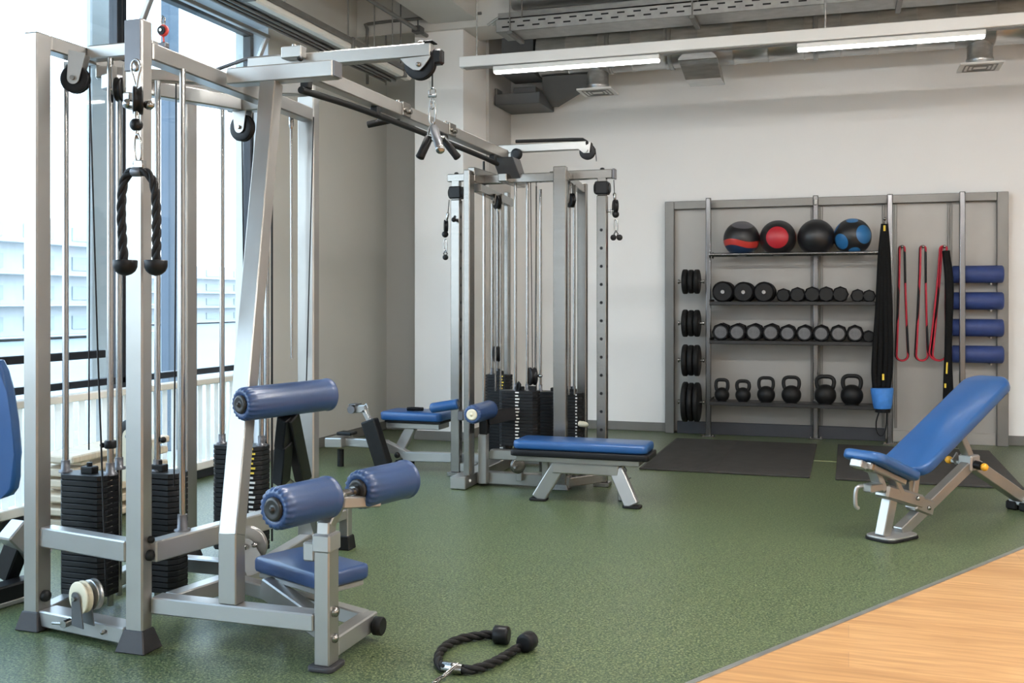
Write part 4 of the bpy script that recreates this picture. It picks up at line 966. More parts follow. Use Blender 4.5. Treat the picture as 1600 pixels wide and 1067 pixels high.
mb = MB(); mb.lathe((-1.661, 3.415, .058), (-1.62, 3.415, .058), [(0, .018), (.008, .018), (.009, .034), (.037, .034), (.041, .030)], 24); P('end_bumper', mb, M['rubber'], m1)
LX = V((.918, -.398, 0)); LY = V((.398, .918, 0)); sc = V((-1.895, 3.375, .262))
mb = MB(); mb.pad(sc, LX, LY, Z1, .205, .118, .028, .03, .014); P('seat', mb, M['blue'], m1)
mb = MB(); mb.obb(sc - Z1 * .041, LX, LY, Z1, .185, .10, .011, .004); mb.obb(sc - Z1 * .055 - LX * .165, LX, LY, Z1, .012, .04, .004, .001); P('seat_tray', mb, M['silver_light'], m1)
tube_bar(m1, 'seat_support', (-2.045, 3.315, .195), (-1.70, 3.165, .105), .06, .075, 'silver_light')
tube_bar(m1, 'seat_support', (-2.03, 3.40, .20), (-2.03, 3.42, .04), .05, .06, 'silver_light', up=(0, 1, 0))
# long roller on its black stand
r0, r1 = PD(375, 632, 3.62), PD(515, 616, 3.93)
roller_pad(m1, r0, r1, .0605, capr=.55)
tp = PD(451, 655, 4.33)
mb = MB(); mb.bar(PD(446, 650, 3.79), PD(441, 697, 3.88), .044, .05, (0, 1, 0)); mb.bar(PD(444, 690, 3.87), PD(439, 752, 4.02), .05, .056, (0, 1, 0)); mb.bar(PD(453, 648, 3.80), PD(474, 748, 4.12), .05, .056, (0, 1, 0)); P('roller_stand', mb, M['black'], m1)
qa = PD(439, 748, 4.01); tube_bar(m1, 'stand_leg', qa, (-2.222, 3.92, .38), .046, .05, up=(0, 1, 0))
g_ = PD(474, 744, 4.11); tube_bar(m1, 'stand_leg', g_, (-2.30, 4.26, .06), .046, .05, up=(0, 1, 0)); shoe(m1, -2.335, -2.265, 4.225, 4.295, .06, .01)
f5 = PZ(540, 848, .03)
mb = MB(); mb.bar((f5.x, f5.y, .05), (f5.x, f5.y, .22), .05, .05, (0, 1, 0)); l_ = P('rear_leg', mb, M['silver'], m1); shoe(l_, f5.x - .028, f5.x + .028, f5.y - .028, f5.y + .028, .07, .012, 'rubber')
tube_bar(m1, 'base_beam', (f5.x, f5.y, .18), (-2.47, 4.465, .16), .05, .05)

# ------------------------------------------------------------------ rope hung on the near machine
F = 2.955
def carabiner(parent, a, b, w, r, name='carabiner', m='chrome', side=None):
    a, b = V(a), V(b); ax = (b - a); L = ax.length; ax.normalize()
    s = V(side) if side else ax.cross(Y1).normalized()
    pts = []
    for k in range(28):
        t = 2 * PI * k / 28
        pts.append(a + ax * (L / 2 - L / 2 * math.cos(t)) + s * w * abs(math.sin(t)) ** .7 * (1 if math.sin(t) >= 0 else -1))
    mb = MB(); mb.tube(pts, r, 8, True); return P(name, mb, M[m], parent)
t = thing('triceps_rope', 'twisted black pull rope with two rubber ends hanging from the front post', 'rope', PY(216, 430, F))
carabiner(t, PY(214.5, 210, F), PY(216, 252, F), .0135, .0040)
mb = MB(); mb.prism([PY(208.5, 250, F - .012), PY(222, 250, F - .012), PY(223, 262, F - .012), PY(208, 262, F - .012)], (0, .024, 0), .003); mb.cyl(PY(209, 255, F), PY(222, 255, F), .006, 10); P('yoke', mb, M['chrome'], t)
mb = MB(); mb.lathe(PY(206.5, 268.5, F), PY(225, 268.5, F), [(0, .014), (.003, .0165), (.037, .0165), (.041, .014)], 18); P('ferrule', mb, M['gun'], t)
for us in ([(212, 268), (204, 269), (196, 278), (191.5, 296), (189.5, 330), (191.5, 375), (194, 408)], [(220, 268), (228, 269), (236.5, 278), (242, 296), (244.5, 330), (244.5, 375), (244, 408)]):
    mb = MB(); mb.rope([PY(u, v, F) for u, v in us], .0152); P('rope_strand', mb, M['rope'], t)
for u, r in ((195.5, .0415), (243.5, .0395)):
    a, b = PY(u, 406, F), PY(u, 431, F); H = (a - b).length
    mb = MB(); mb.lathe(a, b, [(0, r * .55), (.001, r * .96), (.004, r), (H * .45, r * .97), (H * .7, r * .82), (H * .88, r * .55), (H * .97, r * .25), (H, .003)], 28); P('rubber_end', mb, M['black'], t)
# rope lying on the floor
t = thing('floor_rope', 'twisted black rope with hexagonal rubber ends lying on the green floor', 'rope', PZ(760, 1030, 0))
def fl(u, v, z=.017): return PZ(u, v, z)
mb = MB(); mb.rope([fl(702, 1042), fl(691, 1042), fl(684.5, 1031), fl(689, 1017), fl(703, 1005), fl(725, 997), fl(750, 992.5), fl(778, 990)], .0155); P('rope_strand', mb, M['rope'], t)
mb = MB(); mb.rope([fl(716, 1045), fl(735, 1046), fl(756, 1041), fl(780, 1030), fl(800, 1018), fl(822, 1004)], .0155); P('rope_strand', mb, M['rope'], t)
mb = MB(); mb.lathe(fl(692, 1041.5), fl(723, 1046), [(0, .017), (.003, .0185), (.03, .0185), (.033, .02), (.05, .02), (.053, .0185), ((fl(692, 1041.5) - fl(723, 1046)).length, .0175)], 18); P('ferrule', mb, M['chrome'], t)
for p0, p1 in ((fl(772, 990.5, .033), fl(797, 993, .033)), (fl(818, 1006, .033), fl(838, 994, .033))):
    d_ = (p1 - p0).normalized(); p1 = p0 + d_ * .058
    mb = MB(); mb.lathe(p0, p1, [(0, .022), (.001, .031), (.006, .0335), (.050, .0335), (.056, .030), (.058, .022)], 12)
    P('rubber_end', mb, M['black'], t)
a = fl(712, 1044, .03)
carabiner(t, fl(716, 1036, .036), fl(693, 1056, .012), .010, .0032, side=(.4, .9, 0)); carabiner(t, fl(703, 1050, .012), fl(678, 1066, .008), .012, .003, 'chain_link', side=(.7, .7, 0)); carabiner(t, fl(688, 1060, .008), fl(664, 1085, .008), .011, .003, 'chain_link', side=(.7, .6, .3))
# three-grip handle hanging from the lat arm
F = AY + .03
hx = PY(675.5, 160, F)
t = thing('pull_handle', 'three-grip chrome and rubber pull handle hanging from the upper arm', 'pull handle', (hx.x, F, PY(680, 245, F).z))
mb = MB(); a, b = PY(675, 136, F), PY(675, 153, F); mb.tube([PY(671, 152, F), PY(671, 141, F), PY(675.5, 136, F), PY(680, 141, F), PY(680, 152, F)], .004, 8); mb.cyl(PY(669.5, 150, F), PY(681.5, 150, F), .0065, 10); P('swivel', mb, M['chrome'], t)
carabiner(t, PY(675.3, 153, F), PY(675.5, 170, F), .0075, .0035); carabiner(t, PY(675.5, 160, F), PY(675.6, 194, F), .0135, .0040)
mb = MB(); mb.tube([PY(668, 214, F), PY(671, 199, F), PY(676, 192, F), PY(681, 199, F), PY(683, 205, F)], .0045, 8); mb.prism([PY(668, 213, F - .01), PY(675, 196, F - .01), PY(684, 200, F - .01), PY(684, 208, F - .01), PY(676, 221, F - .01)], (0, .02, 0), .003); P('yoke', mb, M['steel'], t)
for a, b, m_, r in ((PY(671, 214, F), PY(656, 246, F - .03), 'black', .0175), (PY(678, 200, F), PY(688, 234, F - .16), 'gun', .017), (PY(690, 214, F + .01), PY(715, 246, F + .02), 'black', .0155)):
    L = (b - a).length; mb = MB(); mb.lathe(a, b, [(0, r * .8), (.004, r), (L - .006, r), (L - .001, r * .85), (L, r * .3)], 18); g = P('grip', mb, M[m_], t)
    mb = MB(); dd = (b - a).normalized(); mb.lathe(b - dd * .012, b + dd * .006, [(0, r * 1.02), (.012, r * 1.05), (.016, r * .8), (.018, r * .3)], 18); P('grip_end', mb, M['chrome'] if m_ == 'gun' else M['black'], g)
mb = MB(); mb.cyl(PY(672, 212, F), PY(694, 218, F), .012, 12); P('cross_tube', mb, M['steel'], t)

# ------------------------------------------------------------------ beam joining the two machines
bx1 = -2.200; bx0 = -2.262; bz1 = 2.276; bz0 = 2.209
zz_top = PY(810, 272, 6.66).z
t = thing('pull_up_beam', 'long silver beam with pull-up grips joining the two cable machines', 'beam', (bx0, 5.1, bz0))
tube_box(t, 'beam_tube', (bx0, 3.853, bz0), (bx1, 6.62, bz1))
c0 = (bx0 + bx1) / 2
mb = MB(); zq = zz_top - .055; mb.prism([(bx0 - .006, 6.46, bz0 - .001), (bx0 - .006, 6.625, bz0 - .001), (bx0 - .006, 6.79, zq), (bx0 - .006, 6.66, zq)], (.150, 0, 0), .004); P('end_bracket', mb, M['gun'], t)
mb = MB(); mb.tube(resample([(c0 + .01, 3.87, 2.150), (c0 + .01, 4.4, 2.168), (c0 + .01, 5.2, 2.172), (c0 + .01, 6.1, 2.168), (c0 + .01, 6.44, 2.160)], .08), .0155, 12); P('grip_bar', mb, M['rubber'], t)
for yy in (3.92, 4.6, 5.5, 6.36): tube_box(t, 'bar_bracket', (c0 - .012, yy - .02, 2.165), (c0 + .028, yy + .02, bz0 - .0005), 'iron', .003)
for u, v in ((634, 168), (706, 202)):
    p_ = PX(u, v, bx1); mb = MB(); mb.box((bx0 - .006, p_.y - .05, bz1 + .0005), (bx1 + .006, p_.y + .05, bz1 + .008), .002); mb.box((bx1 + .0005, p_.y - .05, bz0 + .004), (bx1 + .008, p_.y + .05, bz1 + .008), .002)
    for s in (-.028, .028): mb.cyl((bx1 + .008, p_.y + s, (bz0 + bz1) / 2), (bx1 + .022, p_.y + s, (bz0 + bz1) / 2), .013, 8); mb.cyl((c0, p_.y + s, bz1 + .008), (c0, p_.y + s, bz1 + .02), .011, 8)
    k_ = P('beam_clamp', mb, M['steel'], t)
p_ = PX(634, 168, bx1)
n0 = V((bx0, p_.y + .02, 2.195)); n1 = PY(610, 187.5, p_.y - .06); n2 = PY(574, 195, p_.y - .10)
mb = MB(); mb.tube(resample([V((c0 - .01, p_.y + .02, 2.197)), n0 + V((-.02, -.02, -.004)), n1], .02), .011, 10); P('grip_neck', mb, M['chrome'], t)
mb = MB(); L = (n2 - n1).length; mb.lathe(n1, n2, [(0, .014), (.004, .018), (L - .004, .018), (L, .015)], 16); P('pull_up_grip', mb, M['rubber'], t)

# ------------------------------------------------------------------ far cable machine
m2 = thing('cable_machine', 'silver multi-station cable machine farther back, between the pillar and the storage rack', 'exercise machine', (-2.2, 6.9, 0))
S2 = 'steel'
e0, e1 = PY(724, 600, 6.36).x, PY(733.5, 600, 6.36).x
def zz(v, Y, u=800): return PY(u, v, Y).z
tube_box(m2, 'upright', (e0, 6.36, .087), (e1, 6.46, zz(265, 6.36, 730)), S2)
f0, f1 = PY(864, 600, 6.52).x, PY(884, 600, 6.52).x
tf = tube_box(m2, 'upright', (f0, 6.52, .01), (f1, 6.575, zz(259.5, 6.52, 874)), S2); shoe(tf, f0, f1, 6.52, 6.575, .04, .02, 'steel')
h0, h1 = PY(901.5, 600, 7.4).x, PY(915.5, 600, 7.4).x
tube_box(m2, 'upright', (h0, 7.4, .01), (h1, 7.46, zz(286, 7.4, 908)), S2)
g0, g1 = PY(787, 600, 7.5).x, PY(794, 600, 7.5).x
tube_box(m2, 'upright', (g0, 7.5, .01), (g1, 7.56, zz(300, 7.5, 790)), S2)
ztop = zz(272, 6.66, 810)
tube_box(m2, 'top_beam', (e1 - .03, 6.63, ztop - .062), (f1 - .01, 6.69, ztop), S2)
tube_bar(m2, 'top_beam', (f0 + .03, 6.57, ztop - .035), (f0 + .03, 6.70, ztop - .035), .05, .058, S2)
tube_bar(m2, 'top_beam', ((e0 + e1) / 2, 6.45, ztop - .035), ((e0 + e1) / 2, 6.70, ztop - .035), .05, .058, S2)
tube_bar(m2, 'top_beam', ((f0 + f1) / 2, 6.70, ztop - .035), ((h0 + h1) / 2, 7.399, ztop - .035), .055, .06, S2)
tube_bar(m2, 'top_beam', ((e0 + e1) / 2 + .02, 6.52, ztop - .10), ((g0 + g1) / 2, 7.60, ztop - .10), .055, .06, S2)
# adjustable columns with their arms
def column(u0, u1, Y, vc0, vc1, lab_side, zarm, xin):
    c0, c1 = PY(u0, 600, Y).x, PY(u1, 600, Y).x
    zc = zz(vc1, Y, (u0 + u1) / 2)
    mb = MB(); mb.box((c0, Y, .03), (c1, Y + .065, zc), .004); mb.mi = 1
    z = .14
    while z < zc - .12:
        if lab_side == 'right' or z > zc - .24: mb.cyl(((c0 + c1) / 2, Y - .0015, z), ((c0 + c1) / 2, Y + .01, z), .0105, 12)
        mb.cyl((c1 + .0015, Y + .033, z), (c1 - .01, Y + .033, z), .0105, 12); z += .122
    col = P('adjustable_column', mb, [M['steel'], M['black']], m2)
    zb = zz(vc0, Y, (u0 + u1) / 2)
    mb = MB(); mb.box((c0 + .004, Y + .006, zc), (c1 - .004, Y + .058, zarm + .01), .003); P('column_neck', mb, M['steel'], m2)
    mb = MB(); mb.box((c0 - .012, Y - .012, zb - .088), (c1 + .012, Y + .075, zb), .008); mb.cyl((c0 - .02, Y + .03, zb - .045), (c1 + .02, Y + .03, zb - .045), .034, 20); P('pulley_housing', mb, M['black'], m2)
    mb = MB(); mb.box((c0 - .02, Y - .02, .001), (c1 + .02, Y + .085, .03), .004); P('column_foot', mb, M['steel'], m2)
    return c0, c1, zc
ar_z = zz(279.5, 6.72, 920)
c0, c1, zc = column(932, 947, 6.72, 283, 305, 'right', ar_z, 0)
cR = (c0, c1)
aR = PY(963, 270, 6.72).x
tube_box(m2, 'column_arm', (h0 - .02, 6.725, ar_z), (aR - .03, 6.785, ar_z + .062), S2); mb = MB(); mb.box((aR - .029, 6.722, ar_z - .003), (aR - .012, 6.788, ar_z + .065), .003); P('end_plug', mb, M['gun'], m2)
bolt(m2, ((c0 + c1) / 2, 6.75, ar_z + .062), (0, 0, 1), .016, .014, 'iron')
tube_bar(m2, 'base_beam', (f1 - .01, 6.56, .05), ((c0 + c1) / 2, 6.76, .06), .07, .06, S2)
al_z = zz(283.5, 6.80, 710)
c0, c1, zc = column(704, 717.5, 6.80, 291, 312, 'left', al_z, 0)
aL = PY(698, 280, 6.80).x
tube_box(m2, 'column_arm', (aL, 6.805, al_z), (e0 + .03, 6.862, al_z + .055), S2)
bolt(m2, ((c0 + c1) / 2, 6.83, al_z + .055), (0, 0, 1), .016, .014, 'iron')
tube_bar(m2, 'top_beam', (e0 + .03, 6.43, al_z + .02), (e0 + .03, 6.88, al_z + .027), .05, .05, S2)
# hanging swivel pulleys on both columns
def hang(u, vt, dx, Y, ball, lab):
    p = [PY(u, vt, Y), PY(u + dx * .3, vt + 20, Y), PY(u + dx * .6, vt + 32, Y), PY(u + dx, vt + 50, Y)]
    cable(m2, [p[0], p[1]], .003)
    mb = MB(); mb.lathe(p[1], p[2], [(0, .006), (.01, .012), (.045, .009), ((p[1] - p[2]).length, .006)], 10); P('cable_sleeve', mb, M['chrome'], m2)
    pulley(m2, (p[2] + p[3]) / 2, (1, .5, 0), .044, .03)
    mb = MB(); q = PY(u + dx, vt + 54, Y); mb.sphere(q, .024, 14); P('stop_ball', mb, M['black'], m2)
    q2 = PY(u + dx, vt + 62, Y); q3 = PY(u + dx + .5, vt + 82, Y)
    carabiner(m2, q2, q3, .012, .0045)
    q4 = PY(u + dx + .5, vt + 90, Y)
    mb = MB(); mb.tube([q3 + V((0, 0, .012)), q3 + V((-.014, 0, -.01)), q4, q3 + V((.014, 0, -.01)), q3 + V((0, 0, .012))], .004, 6); mb.sphere(q4 + V((-.018 if ball else 0, 0, 0)), .021, 14)
    if ball: mb.sphere(q4 + V((.022, .01, 0)), .021, 14)
    P('ball_grip', mb, M['iron'], m2)
hang(959, 281, 3, 6.76, True, 'r'); hang(702, 312, -6.5, 6.84, False, 'l')
mb = MB(); q = PY(950, 330, 6.75); mb.cyl((cR[1], 6.75, q.z), (cR[1] + .06, 6.75, q.z), .008, 8); mb.cyl((cR[1] + .03, 6.75, q.z - .02), (cR[1] + .03, 6.75, q.z + .02), .007, 8); P('pop_pin', mb, M['chrome'], m2)
mb = MB(); q = PY(713, 344, 6.8); mb.cyl(q - Y1 * .05, q, .012, 10); mb.sphere(q - Y1 * .05, .018, 12); P('pop_pin', mb, M['black'], m2)
mb = MB(); q = PY(717, 649, 6.8); mb.box((c1 - .01, 6.79, q.z - .035), (c1 + .035, 6.87, q.z + .035), .006); P('carriage', mb, M['gun'], m2)
# base
b0, b1 = PY(703, 755, 6.32).x, PY(727, 755, 6.32).x
tube_box(m2, 'base_beam', (b0, 6.32, .004), (b1, 7.55, .086), 'silver')
bolt(m2, (b1, 6.40, .05), (1, 0, 0), .011, .012, 'white_mark')
tube_box(m2, 'base_beam', (b1 + .001, 6.53, .012), (f1 + .02, 6.60, .092), 'silver')
tube_box(m2, 'base_beam', (b1 + .001, 7.42, .012), (h1 + .02, 7.49, .08), 'silver')
tube_bar(m2, 'base_beam', (h0 + .03, 6.605, .05), (h0 + .03, 7.418, .05), .07, .07, 'silver')
tube_box(m2, 'base_beam', (c1 + .0005, 6.806, .035), (b0 - .001, 6.858, .095), 'silver')
p0, p1 = PY(749, 700, 6.50).x, PY(762, 700, 6.50).x
zp = zz(679, 6.47, 755)
tube_box(m2, 'short_post', (p0, 6.47, .02), (p1, 6.529, zp), 'silver_light')
zr = zz(703, 6.55, 790)
tube_box(m2, 'middle_rail', (p1 + .001, 6.535, zr - .065), (f0 - .001, 6.595, zr), 'silver')
# stacks and rods
xs = lambda u, Y: PY(u, 600, Y).x
stack(m2, xs(778, 6.64), xs(838, 6.64), 6.64, 6.76, zz(697, 6.64, 808), 17, .0222, (xs(805.5, 6.70), xs(824, 6.70)), ztop - .062, (xs(805, 6.64), .03), 'white', .0018, .0095)
stack(m2, xs(838, 6.95), xs(864, 6.95) + .12, 6.95, 7.07, .12, 22, .0222, (xs(844, 7.0), xs(868, 7.0)), ztop - .07, None, 'white', .0018, .0095)
stack(m2, xs(884, 6.90) - .05, xs(908, 6.90), 6.90, 7.02, .12, 22, .0222, (xs(890, 6.96), xs(897, 6.96)), ztop - .07, (xs(899, 6.9), .014), 'white', .0018, .0095)
stack(m2, xs(757, 7.25), xs(795, 7.25), 7.25, 7.37, .12, 26, .0222, (xs(769, 7.31), xs(777.5, 7.31)), ztop - .13, (xs(781, 7.25), .03), 'yellow', .0018, .0095)
rod(m2, xs(756.5, 6.75), 6.75, .1, ztop - .06, .011)
rod(m2, xs(838, 6.9), 6.90, .2, ztop - .06, .005, 'cable_run', 'steel')
cable(m2, [PY(829, 285, 6.7), PY(832, 575, 6.7)], .003); cable(m2, [PY(838, 283, 6.7), PY(836, 575, 6.7)], .003)
pulley(m2, PY(832, 588, 6.70), (1, .6, 0), .062, .05, 'black'); bolt(m2, PY(842, 587, 6.68), (1, -.4, 0), .012, .03)
mb = MB(); a = PY(831, 603, 6.70); mb.box((a.x - .03, 6.69, a.z - .10), (a.x + .03, 6.71, a.z), .004); P('pulley_fork', mb, M['iron'], m2)
mb = MB(); mb.tube(resample([PY(806, 618, 6.68), PY(812, 606, 6.67), PY(812, 598, 6.67), PY(808, 600, 6.67), PY(807, 622, 6.67)], .02), .009, 8); P('strap_loop', mb, M['black'], m2)
pulley(m2, PY(776, 553, 7.2), (1, .8, 0), .058, .04, 'black'); cable(m2, [PY(775, 330, 7.2), PY(775, 545, 7.2)], .003); cable(m2, [PY(779, 330, 7.2), PY(779, 545, 7.2)], .003)
for u, v, Y in ((777, 316, 6.95), (892, 313, 6.85)):
    q = PY(u, v, Y); pulley(m2, q, (1, .9, 0), .050, .034, 'black', plates=(q.x, q.y, ztop - .10 if u < 800 else ztop - .066))
    rod(m2, q.x - .02, Y + .02, .6, q.z, .006, 'cable_run', 'steel'); rod(m2, q.x + .02, Y + .02, .6, q.z, .006, 'cable_run', 'steel')
pulley(m2, PY(809, 728, 6.47), (1, -1, 0), .05, .03, 'steel'); mb = MB(); q = PY(809, 728, 6.47); mb.box((q.x - .02, 6.49, .05), (q.x + .02, 6.53, q.z + .03), .003); mb.cyl((q.x, 6.40, q.z), (q.x, 6.5, q.z), .008, 8); P('pulley_fork', mb, M['silver'], m2)
bolt(m2, PY(906, 662, 6.88), (1, -.6, 0), .020, .08, 'cream', 'selector_knob')
# leg roller
q0 = V((PY(737, 648, 6.16).x, 6.16, zz(648, 6.16, 737)))
roller_pad(m2, q0, q0 + V((.0, .34, 0)), .061, 'blue', 'cream', capr=.60)
mb = MB(); mb.box((p0 + .005, 6.475, zp + .0005), (p1 + .005, 6.53, q0.z - .03), .006); mb.bar((p1, 6.50, q0.z - .06), (p1 + .15, 6.62, q0.z - .03), .05, .09); P('roller_bracket', mb, M['black'], m2)
# upper arm
LY_ = 6.78
la, lb = PY(780, 230, LY_), PY(926, 227, LY_)
tube_box(m2, 'lat_arm', (la.x, LY_ - .025, lb.z - .028), (lb.x - .03, LY_ + .025, lb.z + .030), 'silver')
tube_bar(m2, 'arm_post', (la.x + .12, LY_, ztop - .01), (la.x + .08, LY_, lb.z - .029), .06, .06, 'silver', up=(0, 1, 0))
tube_bar(m2, 'top_beam', (la.x + .11, 6.52, ztop - .035), (la.x + .11, 6.95, ztop - .035), .06, .055, S2)
q = PY(918, 237, LY_); pulley(m2, q, (.05, 1, 0), .055, .028); mb = MB(); mb.prism([(q.x - .075, LY_ - .032, lb.z - .01), (q.x + .03, LY_ - .032, lb.z + .02), (q.x + .02, LY_ - .032, q.z - .012), (q.x - .02, LY_ - .032, q.z - .012)], (0, .005, 0)); mb.cyl((q.x, LY_ - .045, q.z + .004), (q.x, LY_ - .027, q.z + .004), .011, 10); P('cheek_plate', mb, M['silver'], m2)
mb = MB(); mb.box((lb.x - .028, LY_ - .02, lb.z - .05), (lb.x - .002, LY_ + .02, lb.z + .02), .008); P('pulley_guard', mb, M['black'], m2)
mb = MB(); mb.tube(resample([PY(806, 221, LY_), PY(850, 219.5, LY_), PY(900, 218, LY_), PY(914, 219, LY_), PY(918, 226, LY_ - .03)], .04), .012, 10); P('cable_hose', mb, M['rubber'], m2)
cable(m2, [PY(930, 232, LY_), PY(932, 252, LY_)], .003)
pulley(m2, PY(807, 241, 6.72), (.2, 1, 0), .04, .03)
cable(m2, [PY(756, 252, 6.7), PY(756, 268, 6.7)], .008, 'black'); 
# seat station reaching left of the columns
Yq = 6.95
tube_bar(m2, 'station_beam', PY(632, 712.5, Yq), V((b0 - .002, Yq, zz(714, Yq, 715))), .07, .068, 'silver_light')
tube_bar(m2, 'station_beam', PY(541, 690, Yq), PY(606, 694, Yq), .07, .062, 'silver_light')
tube_bar(m2, 'station_beam', PY(598, 692, Yq), PY(640, 713, Yq), .066, .062, 'silver_light')
tube_bar(m2, 'beam_end', PY(517, 689, Yq), PY(543, 689.5, Yq), .20, .070, 'silver')
mb = MB(); a = PY(530, 681, Yq); b = PY(553, 681, Yq); mb.box((a.x, Yq - .05, a.z + .01), (b.x, Yq + .06, a.z + .035), .006); P('heel_block', mb, M['black'], m2)
a = PY(632, 720, Yq); mb = MB(); mb.box((a.x - .06, Yq - .06, .001), (a.x + .06, Yq + .06, .075), .012); P('rubber_foot', mb, M['rubber'], m2)
bolt(m2, PY(621, 711, Yq - .04), (0, -1, 0), .022, .02, 'iron')
a = PY(523, 697, Yq); mb = MB(); mb.cyl((a.x + .05, Yq, .001), (a.x + .05, Yq, a.z - .02), .025, 12); P('levelling_foot', mb, M['iron'], m2)
tube_bar(m2, 'seat_support', PY(622, 708, Yq + .05), PY(644, 666, Yq + .05), .06, .075, 'silver_light', up=(1, 0, 0))
s0, s1 = PY(593, 652, 6.9), PY(689, 652, 6.9)
zs_top, zs_bot = zz(644.5, 6.9, 640), zz(658, 6.9, 640)
mb = MB(); mb.pad(V(((s0.x + s1.x) / 2, 7.04, (zs_top + zs_bot) / 2)), X1, Y1, Z1, (s1.x - s0.x) / 2, .15, (zs_top - zs_bot) / 2, .04, .014); P('seat', mb, M['blue2'], m2)
mb = MB(); mb.box((s0.x + .03, 6.92, zs_bot - .018), (s1.x - .01, 7.16, zs_bot - .0005), .004); k_ = P('seat_board', mb, M['black'], m2)
tube_box(m2, 'seat_frame', (s0.x + .035, 6.94, zs_bot - .062), (s1.x - .03, 7.14, zs_bot - .0185), 'silver')
Yp_ = 6.80
a, b = PY(600, 727, Yp_), PY(577, 656, Yp_)
mb = MB(); mb.bar(a, b, .115, .085, (0, 1, 0), .012, 2); P('foot_plate_pad', mb, M['rubber'], m2)
mb = MB(); mb.bar((a.x, Yp_, .02), (a.x - .01, Yp_, a.z + .02), .09, .07, (0, 1, 0)); P('pad_base', mb, M['iron'], m2)
tube_bar(m2, 'pad_bracket', PY(578, 658, Yp_ + .03), PY(569, 640, Yp_ + .03), .035, .045, 'silver_light', up=(0, 1, 0)); tube_bar(m2, 'pad_bracket', PY(572, 638.5, Yp_ + .03), PY(556, 639, Yp_ + .03), .045, .055, 'silver_light')
mb = MB(); c = PY(553, 639, Yp_ + .03); mb.cyl(c - Y1 * .05, c + Y1 * .05, .03, 14); mb.box((c.x - .02, Yp_ - .02, c.z + .032), (c.x + .04, Yp_ + .08, c.z + .04), .002); P('bracket_cap', mb, M['gun'], m2)
mb = MB(); mb.tube(resample([PY(570, 634, Yp_ - .03), PY(573, 631, Yp_ - .03), PY(575, 640, Yp_ - .03), PY(578, 654, Yp_ - .03)], .02), .007, 8); P('bracket_loop', mb, M['chrome'], m2)
a, b = PY(673, 638, 6.75), PY(716, 631, 6.78)
roller_pad(m2, a, b, .036, 'blue2', 'gun'); 
t = thing('cable_grip', 'small black handle lying on the blue seat of the back-left station', 'handle', PY(650, 642, 7.0))
c = V((PY(648, 641, 7.0).x, 7.0, zs_top))
mb = MB(); mb.cyl(c + V((-.06, 0, .015)), c + V((.06, 0.02, .015)), .014, 12); P('grip', mb, M['black'], t)
mb = MB(); mb.tube(resample([c + V((-.06, 0, .015)), c + V((-.02, -.05, .03)), c + V((.04, -.04, .03)), c + V((.06, .02, .015))], .02), .006, 6); P('grip_strap', mb, M['rubber'], t)

# ------------------------------------------------------------------ flat bench before the far machine
t = thing('flat_bench', 'low flat bench with a blue pad on splayed silver legs, before the far cable machine', 'bench', (-1.53, 6.12, 0))
xa, xb = PY(800, 700, 6.08).x, PY(1010.5, 700, 6.08).x
zt_, zm_, zl_ = zz(692, 6.08, 900), zz(706, 6.08, 900), zz(716.5, 6.08, 900)
mb = MB(); mb.pad(V(((xa + xb) / 2, 6.215, (zt_ + zm_) / 2)), X1, Y1, Z1, (xb - xa) / 2, .14, (zt_ - zm_) / 2, .045, .016); P('pad', mb, M['blue2'], t)
mb = MB(); mb.pad(V(((xa + xb) / 2, 6.215, (zm_ + zl_) / 2)), X1, Y1, Z1, (xb - xa) / 2 + .012, .15, (zm_ - zl_) / 2 - .001, .03, .006); P('pad_board', mb, M['black'], t)
mb = MB(); mb.box((xa + .02, 6.10, zl_ - .035), (xb - .05, 6.30, zl_ - .001), .004); mb.box((PY(862, 700, 6.1).x, 6.10, zl_ - .10), (PY(966, 700, 6.1).x, 6.17, zl_ - .034), .006); P('bench_frame', mb, M['silver'], t)
for ut, ub, vb in ((872, 842, 781), (962, 988, 793)):
    a = V((PY(ut, 735, 6.12).x, 6.135, zl_ - .06)); b = PZ(ub, vb - 3, .012); 
    mb = MB(); mb.bar(a, (b.x, b.y, .012), .085, .06, (0, 1, 0), .006); l_ = P('leg', mb, M['silver_light'], t)
    mb = MB(); mb.pad(V((b.x, b.y, .0075)), X1, Y1, Z1, .055, .045, .007, .02, .003); P('foot_pad', mb, M['rubber'], l_)
for x in ((xa + .16), (xb - .2)):
    tube_bar(t, 'rear_leg', (x, 6.285, zl_ - .034), (x, 6.29, .003), .04, .04, 'silver', up=(0, 1, 0))
t2 = thing('hanging_cord', 'thin cord dangling under the right end of the flat bench', 'cord', PY(980, 755, 6.2))
mb = MB(); mb.tube(resample([(PY(972, 727, 6.2).x, 6.2, zl_ - .036), PY(979, 735, 6.2), PY(973, 742, 6.2), PY(981, 748, 6.2), PY(983, 756, 6.2), PY(981, 750, 6.2), PY(986, 746, 6.2)], .01), .0035, 6); P('cord', mb, M['gun'], t2)

# ------------------------------------------------------------------ adjustable incline bench
OB = PZ(1388, 842, 0); RB = PZ(1595, 797, 0); eb = (RB - OB).normalized(); wb = V((eb.y, -eb.x, 0))
def L3(a, b, z): return OB + eb * a + wb * b + Z1 * z
t = thing('incline_bench', 'adjustable incline bench with a raised blue back, at the right near the oak floor', 'bench', OB)
